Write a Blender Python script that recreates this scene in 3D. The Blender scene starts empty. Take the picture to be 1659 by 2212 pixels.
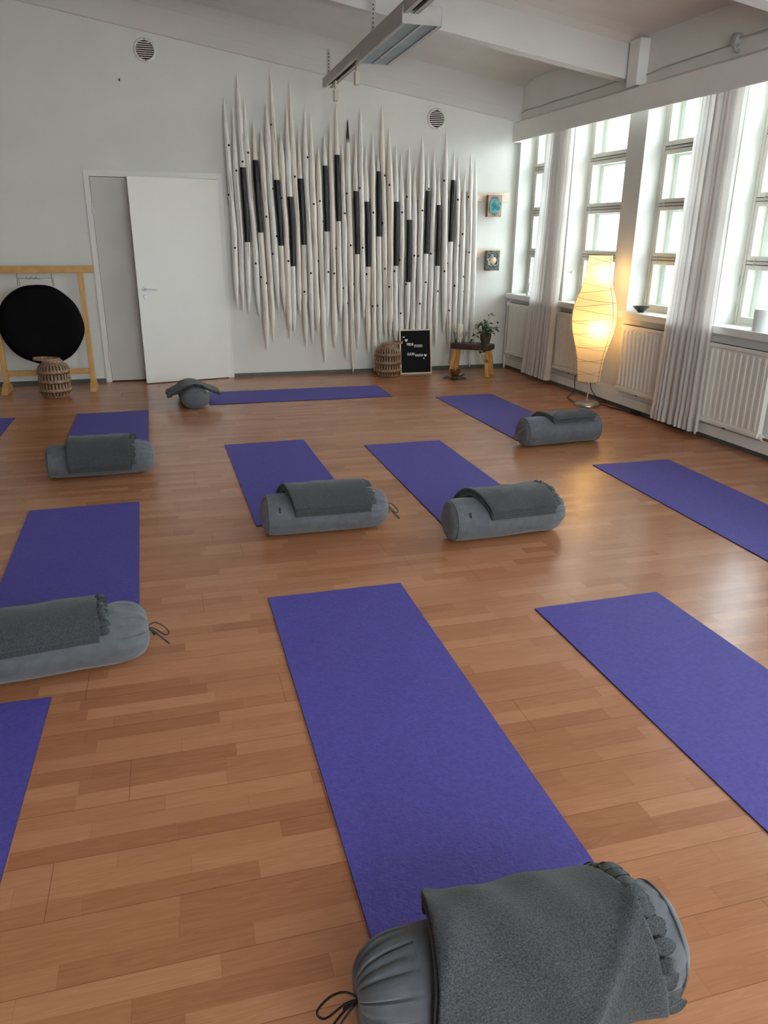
import bpy, bmesh, math, random
from mathutils import Vector, Matrix, noise
random.seed(7)
C = bpy.context.scene.collection
PI = math.pi
sin, cos = math.sin, math.cos

# ------------------------------------------------------------------ camera model
FPX, PITCH, YAW, ROLL, CAMZ = 1637.8, .3488, .2705, .0081, 1.5417
fwd = Vector((sin(YAW)*cos(PITCH), cos(YAW)*cos(PITCH), -sin(PITCH)))
rt = Vector((cos(YAW), -sin(YAW), 0)); up = rt.cross(fwd)
rt, up = cos(ROLL)*rt+sin(ROLL)*up, -sin(ROLL)*rt+cos(ROLL)*up
CAM = Vector((0, 0, CAMZ))
def at(px, py, Y=8.85):
    """measured photo point -> point of the vertical plane at depth Y in the room"""
    d = fwd+rt*((px-829.5)/FPX)-up*((py-1106)/FPX)
    return CAM+d*(Y/d.y)

# ------------------------------------------------------------------ mesh builder
class MB:
    def __init__(s): s.v=[]; s.f=[]; s.m=[]; s.sm=[]
    def add(s, vs, fs, mi=0, smooth=False):
        o=len(s.v); s.v+= [Vector(v) for v in vs]
        for f in fs: s.f.append([i+o for i in f]); s.m.append(mi); s.sm.append(smooth)
        return s
    def box(s, lo, hi, mi=0, M=None):
        x0,y0,z0=lo; x1,y1,z1=hi
        vs=[(x0,y0,z0),(x1,y0,z0),(x1,y1,z0),(x0,y1,z0),(x0,y0,z1),(x1,y0,z1),(x1,y1,z1),(x0,y1,z1)]
        if M: vs=[M@Vector(v) for v in vs]
        return s.add(vs,[(0,3,2,1),(4,5,6,7),(0,1,5,4),(1,2,6,5),(2,3,7,6),(3,0,4,7)],mi)
    def tube(s, path, rad, n=10, mi=0, cap=True, smooth=True, closed=False):
        P=[Vector(p) for p in path]; k=len(P)
        R=rad if isinstance(rad,(list,tuple)) else [rad]*k
        ref=Vector((0,0,1)); vs=[]; prev=None
        for i in range(k):
            if closed: t=(P[(i+1)%k]-P[i-1])
            else: t=P[min(i+1,k-1)]-P[max(i-1,0)]
            t.normalize()
            if prev is None:
                a=t.cross(ref)
                if a.length<.1: a=t.cross(Vector((0,1,0)))
            else: a=prev-t*prev.dot(t)
            a.normalize(); b=t.cross(a); prev=a
            for j in range(n):
                an=2*PI*j/n; vs.append(P[i]+(a*cos(an)+b*sin(an))*R[i])
        fs=[]
        for i in range(k if closed else k-1):
            i2=(i+1)%k
            for j in range(n):
                fs.append((i*n+j,i*n+(j+1)%n,i2*n+(j+1)%n,i2*n+j))
        if cap and not closed:
            fs.append(tuple(range(n-1,-1,-1))); fs.append(tuple((k-1)*n+j for j in range(n)))
        return s.add(vs,fs,mi,smooth)
    def lathe(s, prof, n=24, mi=0, c=(0,0,0), smooth=True, M=None, wob=None):
        vs=[]; fs=[]; k=len(prof)
        for i,(r,z) in enumerate(prof):
            for j in range(n):
                an=2*PI*j/n; w=wob(an,z) if wob else 1
                v=Vector((r*w*cos(an),r*w*sin(an),z)); 
                if M: v=M@v
                vs.append(v+Vector(c))
        for i in range(k-1):
            for j in range(n):
                fs.append((i*n+j,i*n+(j+1)%n,(i+1)*n+(j+1)%n,(i+1)*n+j))
        if prof[0][0]>1e-6: fs.append(tuple(range(n-1,-1,-1)))
        if prof[-1][0]>1e-6: fs.append(tuple((k-1)*n+j for j in range(n)))
        return s.add(vs,fs,mi,smooth)
    def grid(s, fn, nu, nv, mi=0, smooth=True, wrapu=False):
        vs=[fn(i/nu,j/nv) for j in range(nv+1) for i in range(nu if wrapu else nu+1)]
        w=nu if wrapu else nu+1; fs=[]
        for j in range(nv):
            for i in range(nu):
                i2=(i+1)%w if wrapu else i+1
                fs.append((j*w+i,j*w+i2,(j+1)*w+i2,(j+1)*w+i))
        return s.add(vs,fs,mi,smooth)
    def prism(s, pts, y0, y1, mi=0, M=None):
        """polygon in x,z extruded from y0 to y1"""
        n=len(pts); vs=[Vector((x,y0,z)) for x,z in pts]+[Vector((x,y1,z)) for x,z in pts]
        if M: vs=[M@v for v in vs]
        fs=[tuple(range(n)),tuple(range(2*n-1,n-1,-1))]+[(i,i+n,(i+1)%n+n,(i+1)%n) for i in range(n)]
        return s.add(vs,fs,mi)
    def build(s, name, mats, parent=None, bevel=0, recalc=True, seg=2, merge=True):
        me=bpy.data.meshes.new(name); bm=bmesh.new()
        V=[bm.verts.new(v) for v in s.v]
        for f,m,sm in zip(s.f,s.m,s.sm):
            try: F=bm.faces.new([V[i] for i in f])
            except ValueError: continue
            F.material_index=m; F.smooth=sm
        if merge: bmesh.ops.remove_doubles(bm,verts=bm.verts,dist=1e-6)
        if recalc: bmesh.ops.recalc_face_normals(bm,faces=bm.faces)
        for e in bm.edges:
            if len(e.link_faces)==2 and e.calc_face_angle(0)>.85: e.smooth=False
        if bevel:
            es=[e for e in bm.edges if len(e.link_faces)==2 and e.calc_face_angle(0)>.6]
            bmesh.ops.bevel(bm,geom=es,offset=bevel,segments=seg,profile=.7,affect='EDGES',clamp_overlap=True)
        bm.to_mesh(me); bm.free()
        for m in (mats if isinstance(mats,(list,tuple)) else [mats]): me.materials.append(m)
        o=bpy.data.objects.new(name,me); C.objects.link(o)
        if parent: o.parent=parent
        return o
def thing(name,label,cat,loc=(0,0,0),rz=0,group=None):
    o=bpy.data.objects.new(name,None); C.objects.link(o); o.empty_display_size=.1
    o.location=loc; o.rotation_euler=(0,0,rz); tag(o,label,cat,group); return o
def tag(o,label,cat,group=None):
    o['label']=label; o['category']=cat
    if group: o['group']=group
    return o
def struct(o): o['kind']='structure'; return o
def empty_struct(name):
    o=bpy.data.objects.new(name,None); C.objects.link(o); o['kind']='structure'; return o

# ------------------------------------------------------------------ materials
def lin(c):
    return tuple([((x/255+.055)/1.055)**2.4 if x/255>.04045 else x/255/12.92 for x in c])+(1,)
def new(name):
    m=bpy.data.materials.new(name); m.use_nodes=True; nt=m.node_tree
    return m,nt,nt.nodes['Principled BSDF'],nt.nodes['Material Output']
def N(nt,t,**k):
    n=nt.nodes.new(t)
    for a,b in k.items():
        if a in n.inputs: n.inputs[a].default_value=b
        else: setattr(n,a,b)
    return n
def mat(name,c1,c2=None,rough=.6,scale=20,stretch=(1,1,1),bump=.0,bscale=None,metal=0,spec=.5,detail=4,contrast=(.35,.65),sheen=0,bdist=.002):
    m,nt,p,out=new(name); L=nt.links
    tc=N(nt,'ShaderNodeTexCoord'); mp=N(nt,'ShaderNodeMapping'); mp.inputs['Scale'].default_value=stretch
    L.new(tc.outputs['Object'],mp.inputs[0])
    nz=N(nt,'ShaderNodeTexNoise'); nz.inputs['Scale'].default_value=scale; nz.inputs['Detail'].default_value=detail
    L.new(mp.outputs[0],nz.inputs['Vector'])
    rp=N(nt,'ShaderNodeValToRGB'); rp.color_ramp.elements[0].position=contrast[0]; rp.color_ramp.elements[1].position=contrast[1]
    rp.color_ramp.elements[0].color=lin(c1); rp.color_ramp.elements[1].color=lin(c2 or c1)
    L.new(nz.outputs['Fac'],rp.inputs[0]); L.new(rp.outputs[0],p.inputs['Base Color'])
    p.inputs['Roughness'].default_value=rough; p.inputs['Metallic'].default_value=metal
    p.inputs['Specular IOR Level'].default_value=spec
    if sheen: p.inputs['Sheen Weight'].default_value=sheen; p.inputs['Sheen Roughness'].default_value=.5
    if bump:
        nb=N(nt,'ShaderNodeTexNoise'); nb.inputs['Scale'].default_value=bscale or scale; nb.inputs['Detail'].default_value=5
        L.new(mp.outputs[0],nb.inputs['Vector'])
        b=N(nt,'ShaderNodeBump'); b.inputs['Strength'].default_value=bump; b.inputs['Distance'].default_value=bdist
        L.new(nb.outputs['Fac'],b.inputs['Height']); L.new(b.outputs[0],p.inputs['Normal'])
    return m
def math_(nt,op,a,b=None,c=None):
    n=N(nt,'ShaderNodeMath',operation=op)
    for i,x in enumerate((a,b,c)):
        if x is None: continue
        if isinstance(x,(int,float)): n.inputs[i].default_value=x
        else: nt.links.new(x,n.inputs[i])
    return n.outputs[0]

def floor_material():
    m,nt,p,out=new('laminate_floor'); L=nt.links
    tc=N(nt,'ShaderNodeTexCoord'); sp=N(nt,'ShaderNodeSeparateXYZ'); L.new(tc.outputs['Object'],sp.inputs[0])
    X,Y=sp.outputs[0],sp.outputs[1]; W=.0635
    yr=math_(nt,'DIVIDE',Y,W); row=math_(nt,'FLOOR',yr); fy=math_(nt,'FRACT',yr)
    wn=N(nt,'ShaderNodeTexWhiteNoise',noise_dimensions='1D'); L.new(row,wn.inputs['W'])
    xs=math_(nt,'ADD',math_(nt,'DIVIDE',X,.43),math_(nt,'MULTIPLY',wn.outputs['Value'],9.0))
    col=math_(nt,'FLOOR',xs); fx=math_(nt,'FRACT',xs)
    cb=N(nt,'ShaderNodeCombineXYZ'); L.new(col,cb.inputs[0]); L.new(row,cb.inputs[1])
    w2=N(nt,'ShaderNodeTexWhiteNoise',noise_dimensions='2D'); L.new(cb.outputs[0],w2.inputs['Vector'])
    # boards of three strips
    yb=math_(nt,'DIVIDE',Y,W*3); brow=math_(nt,'FLOOR',yb); fyb=math_(nt,'FRACT',yb)
    w3=N(nt,'ShaderNodeTexWhiteNoise',noise_dimensions='1D'); L.new(math_(nt,'ADD',brow,17.3),w3.inputs['W'])
    fxb=math_(nt,'FRACT',math_(nt,'ADD',math_(nt,'DIVIDE',X,1.29),math_(nt,'MULTIPLY',w3.outputs['Value'],5.0)))
    # grain
    gc=N(nt,'ShaderNodeCombineXYZ')
    L.new(math_(nt,'ADD',math_(nt,'MULTIPLY',X,1.6),math_(nt,'MULTIPLY',w2.outputs['Value'],31.0)),gc.inputs[0])
    L.new(math_(nt,'ADD',math_(nt,'MULTIPLY',Y,14.0),math_(nt,'MULTIPLY',w2.outputs['Value'],13.0)),gc.inputs[1])
    n1=N(nt,'ShaderNodeTexNoise'); n1.inputs['Scale'].default_value=1.6; n1.inputs['Detail'].default_value=3; n1.inputs['Distortion'].default_value=.4
    L.new(gc.outputs[0],n1.inputs['Vector'])
    rings=math_(nt,'SINE',math_(nt,'MULTIPLY',n1.outputs['Fac'],48.0))
    rings=math_(nt,'MULTIPLY_ADD',rings,.5,.5)
    gc2=N(nt,'ShaderNodeCombineXYZ'); L.new(math_(nt,'MULTIPLY',X,8.0),gc2.inputs[0]); L.new(math_(nt,'MULTIPLY',Y,260.0),gc2.inputs[1]); L.new(w2.outputs['Value'],gc2.inputs[2])
    n2=N(nt,'ShaderNodeTexNoise'); n2.inputs['Scale'].default_value=1.0; n2.inputs['Detail'].default_value=4
    L.new(gc2.outputs[0],n2.inputs['Vector'])
    rp=N(nt,'ShaderNodeValToRGB'); e=rp.color_ramp.elements
    e[0].position=0; e[0].color=lin((151,94,63)); e[1].position=1; e[1].color=lin((199,143,106))
    a=e.new(.3); a.color=lin((170,112,77)); b=e.new(.65); b.color=lin((184,126,90))
    tone=math_(nt,'ADD',math_(nt,'MULTIPLY_ADD',w2.outputs['Value'],.56,.09),math_(nt,'MULTIPLY',rings,.10))
    tone=math_(nt,'ADD',tone,math_(nt,'MULTIPLY_ADD',n2.outputs['Fac'],.5,-.18))
    L.new(tone,rp.inputs[0])
    # seams
    def edge(f,w): return math_(nt,'LESS_THAN',math_(nt,'MINIMUM',f,math_(nt,'SUBTRACT',1.0,f)),w)
    s=math_(nt,'MAXIMUM',math_(nt,'MULTIPLY',edge(fy,.012),.18),math_(nt,'MULTIPLY',edge(fx,.002),.22))
    s=math_(nt,'MAXIMUM',s,math_(nt,'MAXIMUM',math_(nt,'MULTIPLY',edge(fyb,.0065),.5),math_(nt,'MULTIPLY',edge(fxb,.0010),.5)))
    mx=N(nt,'ShaderNodeMix',data_type='RGBA',blend_type='MIX'); L.new(s,mx.inputs['Factor'])
    L.new(rp.outputs[0],mx.inputs['A']); mx.inputs['B'].default_value=lin((92,52,32))
    L.new(mx.outputs['Result'],p.inputs['Base Color'])
    p.inputs['Roughness'].default_value=.25
    h=math_(nt,'SUBTRACT',math_(nt,'MULTIPLY',n2.outputs['Fac'],.25),math_(nt,'MULTIPLY',s,1.5))
    bp=N(nt,'ShaderNodeBump'); bp.inputs['Strength'].default_value=.12; bp.inputs['Distance'].default_value=.0015
    L.new(h,bp.inputs['Height']); L.new(bp.outputs[0],p.inputs['Normal'])
    p.inputs['Specular IOR Level'].default_value=.55
    return m
M={}
M['floor']=floor_material()
M['wall']=mat('wall_paint',(226,226,221),(230,230,225),.75,3,bump=.25,bscale=90,bdist=.001)
M['rough']=mat('painted_concrete',(214,211,208),(221,218,215),.8,2.5,bump=.55,bscale=14,stretch=(.35,1,1),bdist=.006)
M['wall_left']=mat('bounce_cut_grey',(150,148,142),(156,154,148),.8,3)  # unseen wall coloured darker to cut bounce onto the window piers
M['ceil']=mat('ceiling_paint',(216,211,207),(223,218,214),.85,2,bump=.4,bscale=30,bdist=.003)
M['darkvoid']=mat('unlit_hall_shade',(40,38,36),(46,44,42),.9)
M['trimw']=mat('white_trim_paint',(234,233,227),(238,237,232),.45,4,bump=.05)
M['doorw']=mat('door_laminate',(236,235,229),(238,237,231),.42,3,bump=.04)
M['doorg']=mat('door_leaf_paint',(212,210,204),(216,214,208),.5,3)
M['base']=mat('grey_green_skirting',(84,90,86),(94,99,94),.5,6)
M['win']=mat('window_frame_paint',(224,221,209),(229,226,215),.4,8,bump=.1)
M['winout']=mat('outer_sash_paint',(206,214,214),(214,220,219),.5,8)
M['gap']=mat('gap_shade_and_fittings',(30,28,26),None,.9)
M['rad']=mat('radiator_enamel',(234,231,221),(238,235,226),.35,5)
M['mat_']=mat('purple_foam',(78,70,152),(86,78,164),.62,60,bump=.6,bscale=130,bdist=.0035,spec=.4)
M['matedge']=mat('dark_foam_edge',(34,26,74),(40,32,84),.8)
M['bolster']=mat('grey_cotton',(86,89,94),(96,99,104),.85,30,bump=.5,bscale=16,bdist=.006,sheen=.25)
M['blanket']=mat('grey_wool',(38,41,43),(78,81,84),.95,330,stretch=(.8,1.3,1),bump=.7,bscale=240,bdist=.003,detail=8,contrast=(.34,.68),sheen=.2)
M['black']=mat('black_cord',(14,13,14),(20,19,20),.6)
M['stake']=mat('whitewashed_wood',(214,210,203),(238,235,230),.62,16,stretch=(5,5,.45),bump=.5,bscale=12,detail=7,contrast=(.32,.5),bdist=.004)
M['stakew']=mat('warm_whitewashed_wood',(216,207,192),(238,231,220),.6,13,stretch=(5,5,.4),bump=.5,bscale=12,detail=7,contrast=(.3,.48),bdist=.004)
M['band']=mat('black_lacquer',(8,8,8),(15,14,15),.38,14,stretch=(4,4,.4),bump=.6,bscale=20,bdist=.004,spec=.35)
M['peg']=mat('black_peg',(10,9,9),None,.7)
M['crack']=mat('dark_crack',(60,52,46),None,.9)
M['ply']=mat('pale_birch',(222,204,182),(232,216,196),.6,5,stretch=(1,1,8))
M['gongw']=mat('honey_pine',(196,146,82),(214,166,100),.45,6,stretch=(1.5,6,1.5),bump=.1)
M['gongpost']=mat('honey_pine_upright',(200,150,84),(218,170,104),.45,6,stretch=(6,6,1),bump=.1)
M['cover']=mat('black_nylon_cover',(4,4,5),(7,7,8),.7,4,bump=.5,bscale=5,bdist=.02,spec=.12)
M['rope']=mat('grey_rope',(120,116,108),(160,156,148),.8,80)
M['bamboo']=mat('bronze_bamboo',(124,94,72),(172,140,112),.42,22,stretch=(3,3,1),bump=.2)
M['lantern_in']=mat('lantern_core_shade',(46,32,24),(58,40,30),.8,10)
M['feltb']=mat('black_felt',(13,13,15),(19,19,21),.95,1,stretch=(1,1,1),bump=.0)
M['lframe']=mat('light_oak_frame',(216,198,172),(228,212,188),.5,8,stretch=(1,1,5))
M['letters']=mat('white_plastic',(242,242,240),None,.4)
M['seat']=mat('dark_stained_wood',(56,38,36),(78,54,50),.5,9,stretch=(1,5,5),bump=.2)
M['leg']=mat('oiled_pine',(196,142,72),(216,166,94),.5,8,stretch=(6,6,1),bump=.1)
M['wax']=mat('ivory_wax',(238,232,210),(244,238,220),.5,5)
M['twig']=mat('brown_twig',(48,38,34),(66,54,48),.9,30)
M['leaf']=mat('dark_green_leaf',(44,62,44),(84,104,62),.45,7,contrast=(.4,.62))
M['pot']=mat('brown_clay_pot',(74,62,52),(92,78,64),.7,20)
M['bronze']=mat('aged_bronze',(122,88,52),(156,116,72),.35,15,metal=.85)
M['turtle']=mat('verdigris_bronze',(52,56,46),(96,104,86),.55,40,metal=.3)
M['silver']=mat('brushed_silver',(176,170,162),(186,180,172),.32,12,metal=.9)
M['plastic']=mat('cream_plastic',(204,196,176),(212,204,184),.45,5)
M['alu']=mat('grey_enamelled_track',(178,176,172),(188,186,182),.5,10)
M['louvre']=mat('grey_louvre',(168,172,176),(180,184,188),.3,5,metal=.4)
M['vent']=mat('white_vent_plastic',(222,220,212),(228,226,218),.45,5)
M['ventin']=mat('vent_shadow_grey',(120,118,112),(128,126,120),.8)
M['cable']=mat('painted_cable',(170,168,162),(180,178,172),.6,5)
M['copper']=mat('copper_pipe',(150,104,84),(170,120,98),.35,8,metal=.8)
M['bowlblk']=mat('black_ceramic',(22,22,26),(30,30,34),.25,5)
M['white']=mat('white_ceramic',(230,232,232),(236,238,238),.4,5)
M['clockface']=mat('white_clock_face',(222,222,218),(228,228,224),.35,5)
def glass_mat():
    m,nt,p,out=new('window_glass'); nt.nodes.remove(p); L=nt.links
    t=N(nt,'ShaderNodeBsdfTransparent'); t.inputs[0].default_value=(.95,.972,.965,1)
    g=N(nt,'ShaderNodeBsdfGlossy'); g.inputs['Roughness'].default_value=.02
    f=N(nt,'ShaderNodeLayerWeight'); fac=math_(nt,'MULTIPLY_ADD',math_(nt,'POWER',f.outputs['Facing'],5.0),.85,.04)
    mx=N(nt,'ShaderNodeMixShader'); L.new(fac,mx.inputs[0]); L.new(t.outputs[0],mx.inputs[1]); L.new(g.outputs[0],mx.inputs[2])
    L.new(mx.outputs[0],out.inputs[0]); return m
M['glass']=glass_mat()
def translucent(name,c,cd,amt,rough_noise=0,transp=0):
    m,nt,p,out=new(name); L=nt.links
    p.inputs['Base Color'].default_value=lin(cd); p.inputs['Roughness'].default_value=.8
    nz=N(nt,'ShaderNodeTexNoise'); nz.inputs['Scale'].default_value=rough_noise or 30; tc=N(nt,'ShaderNodeTexCoord'); L.new(tc.outputs['Object'],nz.inputs['Vector'])
    b=N(nt,'ShaderNodeBump'); b.inputs['Strength'].default_value=.15; b.inputs['Distance'].default_value=.002
    L.new(nz.outputs['Fac'],b.inputs['Height']); L.new(b.outputs[0],p.inputs['Normal'])
    t=N(nt,'ShaderNodeBsdfTranslucent'); t.inputs[0].default_value=lin(c)
    mx=N(nt,'ShaderNodeMixShader'); mx.inputs[0].default_value=amt
    L.new(p.outputs[0],mx.inputs[1]); L.new(t.outputs[0],mx.inputs[2])
    last=mx.outputs[0]
    if transp:
        tr=N(nt,'ShaderNodeBsdfTransparent'); tr.inputs[0].default_value=lin((255,236,190)); m2=N(nt,'ShaderNodeMixShader'); m2.inputs[0].default_value=transp
        L.new(last,m2.inputs[1]); L.new(tr.outputs[0],m2.inputs[2]); last=m2.outputs[0]
    L.new(last,out.inputs[0]); return m
M['curtain']=translucent('white_curtain_cotton',(240,235,232),(238,234,231),.42)
M['paper']=translucent('rice_paper',(252,234,196),(248,236,212),.60,60,transp=.08)
M['wire']=mat('shade_wire',(126,106,74),None,.6)
def emit(name,c,s):
    m,nt,p,out=new(name); e=N(nt,'ShaderNodeEmission'); e.inputs[0].default_value=c; e.inputs[1].default_value=s
    nt.links.new(e.outputs[0],out.inputs[0]); return m
M['bulb']=emit('warm_bulb',(1,.66,.30,1),70)
def brick_mat():
    m,nt,p,out=new('facade_brick'); L=nt.links
    tc=N(nt,'ShaderNodeTexCoord'); mp=N(nt,'ShaderNodeMapping'); mp.inputs['Rotation'].default_value=(PI/2,0,PI/2); L.new(tc.outputs['Object'],mp.inputs[0])
    sp=N(nt,'ShaderNodeSeparateXYZ'); L.new(tc.outputs['Object'],sp.inputs[0]); cb=N(nt,'ShaderNodeCombineXYZ'); L.new(sp.outputs[1],cb.inputs[0]); L.new(sp.outputs[2],cb.inputs[1])
    b=N(nt,'ShaderNodeTexBrick'); b.inputs['Scale'].default_value=3.2; L.new(cb.outputs[0],b.inputs['Vector'])
    b.inputs['Color1'].default_value=lin((226,214,206)); b.inputs['Color2'].default_value=lin((216,200,190)); b.inputs['Mortar'].default_value=lin((226,224,220))
    L.new(b.outputs['Color'],p.inputs['Base Color']); p.inputs['Roughness'].default_value=.9; return m
M['brick']=brick_mat()
def agate(name,ramp,cx):
    m,nt,p,out=new(name); L=nt.links
    tc=N(nt,'ShaderNodeTexCoord'); nz=N(nt,'ShaderNodeTexNoise'); nz.inputs['Scale'].default_value=18; nz.inputs['Detail'].default_value=6
    L.new(tc.outputs['Object'],nz.inputs['Vector'])
    ln=N(nt,'ShaderNodeVectorMath',operation='LENGTH'); L.new(tc.outputs['Object'],ln.inputs[0])
    v=math_(nt,'ADD',math_(nt,'MULTIPLY',ln.outputs['Value'],cx),math_(nt,'MULTIPLY_ADD',nz.outputs['Fac'],.9,-.45))
    rp=N(nt,'ShaderNodeValToRGB'); e=rp.color_ramp.elements
    e[0].position=ramp[0][0]; e[0].color=lin(ramp[0][1]); e[1].position=ramp[-1][0]; e[1].color=lin(ramp[-1][1])
    for q,c in ramp[1:-1]: e.new(q).color=lin(c)
    L.new(v,rp.inputs[0]); L.new(rp.outputs[0],p.inputs['Base Color']); p.inputs['Roughness'].default_value=.3; return m
M['teal']=agate('teal_resin',[(0,(10,44,72)),(.35,(14,74,104)),(.6,(40,122,134)),(.8,(110,160,150)),(1,(30,90,110))],8)
M['marble']=agate('black_white_resin',[(0,(22,26,32)),(.5,(40,44,48)),(.58,(190,200,196)),(.66,(50,54,56)),(.85,(120,126,118)),(1,(30,34,38))],7)
M['pinkwood']=mat('copper_pink_panel',(160,122,108),(190,152,138),.5,25,detail=6)
M['sidewood']=mat('panel_side_wood',(112,76,54),(140,100,74),.6,12)
M['sideolive']=mat('panel_side_olive',(110,100,66),(136,124,84),.6,12)
M['cream']=mat('cream_disc',(214,190,154),(232,212,180),.6,14)

# ------------------------------------------------------------------ room shell
YB=8.904
# floor
struct(MB().box((-5,-3.6,-.1),(5.2,YB+.9,0)).build('floor',M['floor']))
CZ=lambda x: 3.17+.155*(4.1-x)
# back wall with the door opening
DX0,DX1,DZ=-.685,.612,2.105
w=MB()
w.box((-5,YB,0),(DX0,YB+.16,4.9)); w.box((DX1,YB,0),(4.9,YB+.16,4.9)); w.box((DX0,YB,DZ),(DX1,YB+.16,4.9))
struct(w.build('wall_back',M['wall']))
# hall behind the door, its darkness put into the wall colour
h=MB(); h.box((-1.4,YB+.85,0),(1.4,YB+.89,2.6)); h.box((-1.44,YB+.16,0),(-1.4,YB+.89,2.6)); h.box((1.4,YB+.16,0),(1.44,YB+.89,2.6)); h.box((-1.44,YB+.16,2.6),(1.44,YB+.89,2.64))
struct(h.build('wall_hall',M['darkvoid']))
struct(MB().box((-4.6,-2.5,0),(-4.45,YB,4.9)).build('wall_left',M['wall_left']))
ADDED_WIN=[(-.2,1.6),(2.2,4.0)]; YF=-2.2  # unseen windows added behind the camera to brighten the far wall
w=MB(); xs=[-4.6]+[x for p in ADDED_WIN for x in p]+[4.75]
for i in range(0,len(xs),2): w.box((xs[i],YF-.3,0),(xs[i+1],YF,4.9))
for a,b in ADDED_WIN: w.box((a,YF-.3,0),(b,YF,.9)); w.box((a,YF-.3,2.9),(b,YF,4.9))
struct(w.build('wall_front',M['wall']))
for i,(a,b) in enumerate(ADDED_WIN):
    o=empty_struct('window_%d'%(11+i)); f=MB(); m_=(a+b)/2  # added fill-light window, numbered on from the bays
    for x in (a,m_-.03,b-.06): f.box((x,YF-.2,.9),(x+.06,YF-.14,2.9))
    for z in (.9,1.87,2.84): f.box((a+.06,YF-.199,z),(b-.06,YF-.141,z+.06))
    f.build('window_frame',M['win'],o,bevel=.003)
    MB().box((a+.05,YF-.172,.95),(b-.05,YF-.168,2.86)).build('glass_pane',M['glass'],o)
    MB().box((a-.04,YF-.14,.87),(b+.04,YF+.06,.905)).build('window_sill',M['trimw'],o,bevel=.005)
# ceiling: sloping slab with haunches against each beam
beamsY=[(-1.76,-1.63),(.36,.49),(2.48,2.61),(4.60,4.73),(6.72,6.85),(8.86,YB)]
prof=[]
for i,(b0,b1) in enumerate(beamsY):
    if i==0: prof+= [(-3.4,0),(b0-.2,0),(b0,-.06),(b1,-.06),(b1+.2,0)]
    elif i<5: prof+= [(b0-.22,0),(b0-.08,-.02),(b0,-.06),(b1,-.06),(b1+.08,-.02),(b1+.22,0)]
    else: prof+= [(b0-.25,0),(b0-.1,-.02),(b0,-.06),(b1+.05,-.06)]
c=MB()
def cf(a,b):
    j=round(b*(len(prof)-1)); y,dz=prof[j]; x=-4.7+a*9.6
    return (x,y,CZ(x)+dz)
c.grid(cf,24,len(prof)-1,smooth=False)
c.grid(lambda a,b:(-4.7+a*9.6,-3.4+b*(YB+3.6),CZ(-4.7+a*9.6)+.25),1,1,smooth=False)
struct(c.build('ceiling',M['ceil'],recalc=False))
for k,(b0,b1) in enumerate(beamsY):
    bt=(lambda x:2.84+.150*(4.12-x)) if k<5 else (lambda x:2.772+.157*(4.04-x))
    if k==5: b1=YB+.001
    m_=MB(); xs=[-4.6,0,4.06] if k==5 else [-4.6,0,4.9-.75]
    vs=[];n=0
    for x in xs: vs+= [(x,b0,bt(x)),(x,b1,bt(x)),(x,b1,CZ(x)+.1),(x,b0,CZ(x)+.1)]
    fs=[(0,1,2,3),(8,11,10,9)]
    for i in (0,4):
        for j in range(4): fs.append((i+j,i+4+j,i+4+(j+1)%4,i+(j+1)%4))
    m_.add(vs,fs)
    if k==5:   # board marks along the girder
        for x0,x1,dz in ((.6,4.0,.115),(-3,2.2,.23)):
            m_.tube([(x0,b0,bt(x0)+dz),((x0+x1)/2,b0-.001,bt((x0+x1)/2)+dz+.004),(x1,b0,bt(x1)+dz)],.0025,5)
        m_.tube([(-4,b0+.002,bt(-4)),(4.03,b0+.002,bt(4.03))],.006,6)
    struct(m_.build('trim_%d'%(k+1),M['rough'],bevel=.006))

# ------------------------------------------------------------------ right (window) wall, in its own frame u along the wall, d outwards
AW=math.atan(.16/4.42); KW=Vector((4.04,YB,0))
RW=Matrix(((sin(AW),cos(AW),0,KW.x),(-cos(AW),sin(AW),0,KW.y),(0,0,1,0),(0,0,0,1)))
def rw(u,d,z): return RW@Vector((u,d,z))
BAYS=[.069+1.19*i for i in range(9)]; BW_=.92; Z0,Z1=.89,2.765
w=MB(); U1=11.3
w.box((-.2,0,-.05),(U1,.42,Z0-.02),M=RW); w.box((-.2,0,Z1),(U1,.42,4.2),M=RW)
edges=[-.2]+[e for b in BAYS for e in (b,b+BW_)]+[U1]
for i in range(0,len(edges),2): w.box((edges[i],0,Z0-.02),(edges[i+1],.42,Z1),M=RW)
struct(w.build('wall_right',M['wall']))
# baseboards and ledge
b=MB(); b.box((0,-.012,0),(U1,0.0,.04),M=RW); struct(b.build('baseboard_right',M['base']))
b=MB(); b.box((0,-.03,.04),(U1,.001,.125),M=RW); b.box((0,-.012,.125),(U1,.001,.172),M=RW); struct(b.build('trim_7',M['trimw'],bevel=.004))
b=MB(); b.box((-4.45,YB-.012,0),(-.735,YB,.042)); b.box((.668,YB-.012,0),(4.03,YB,.042)); struct(b.build('baseboard_back',M['base']))
struct(MB().box((-4.45,-2.2,0),(-4.438,YB,.042)).build('baseboard_left',M['base']))

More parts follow.
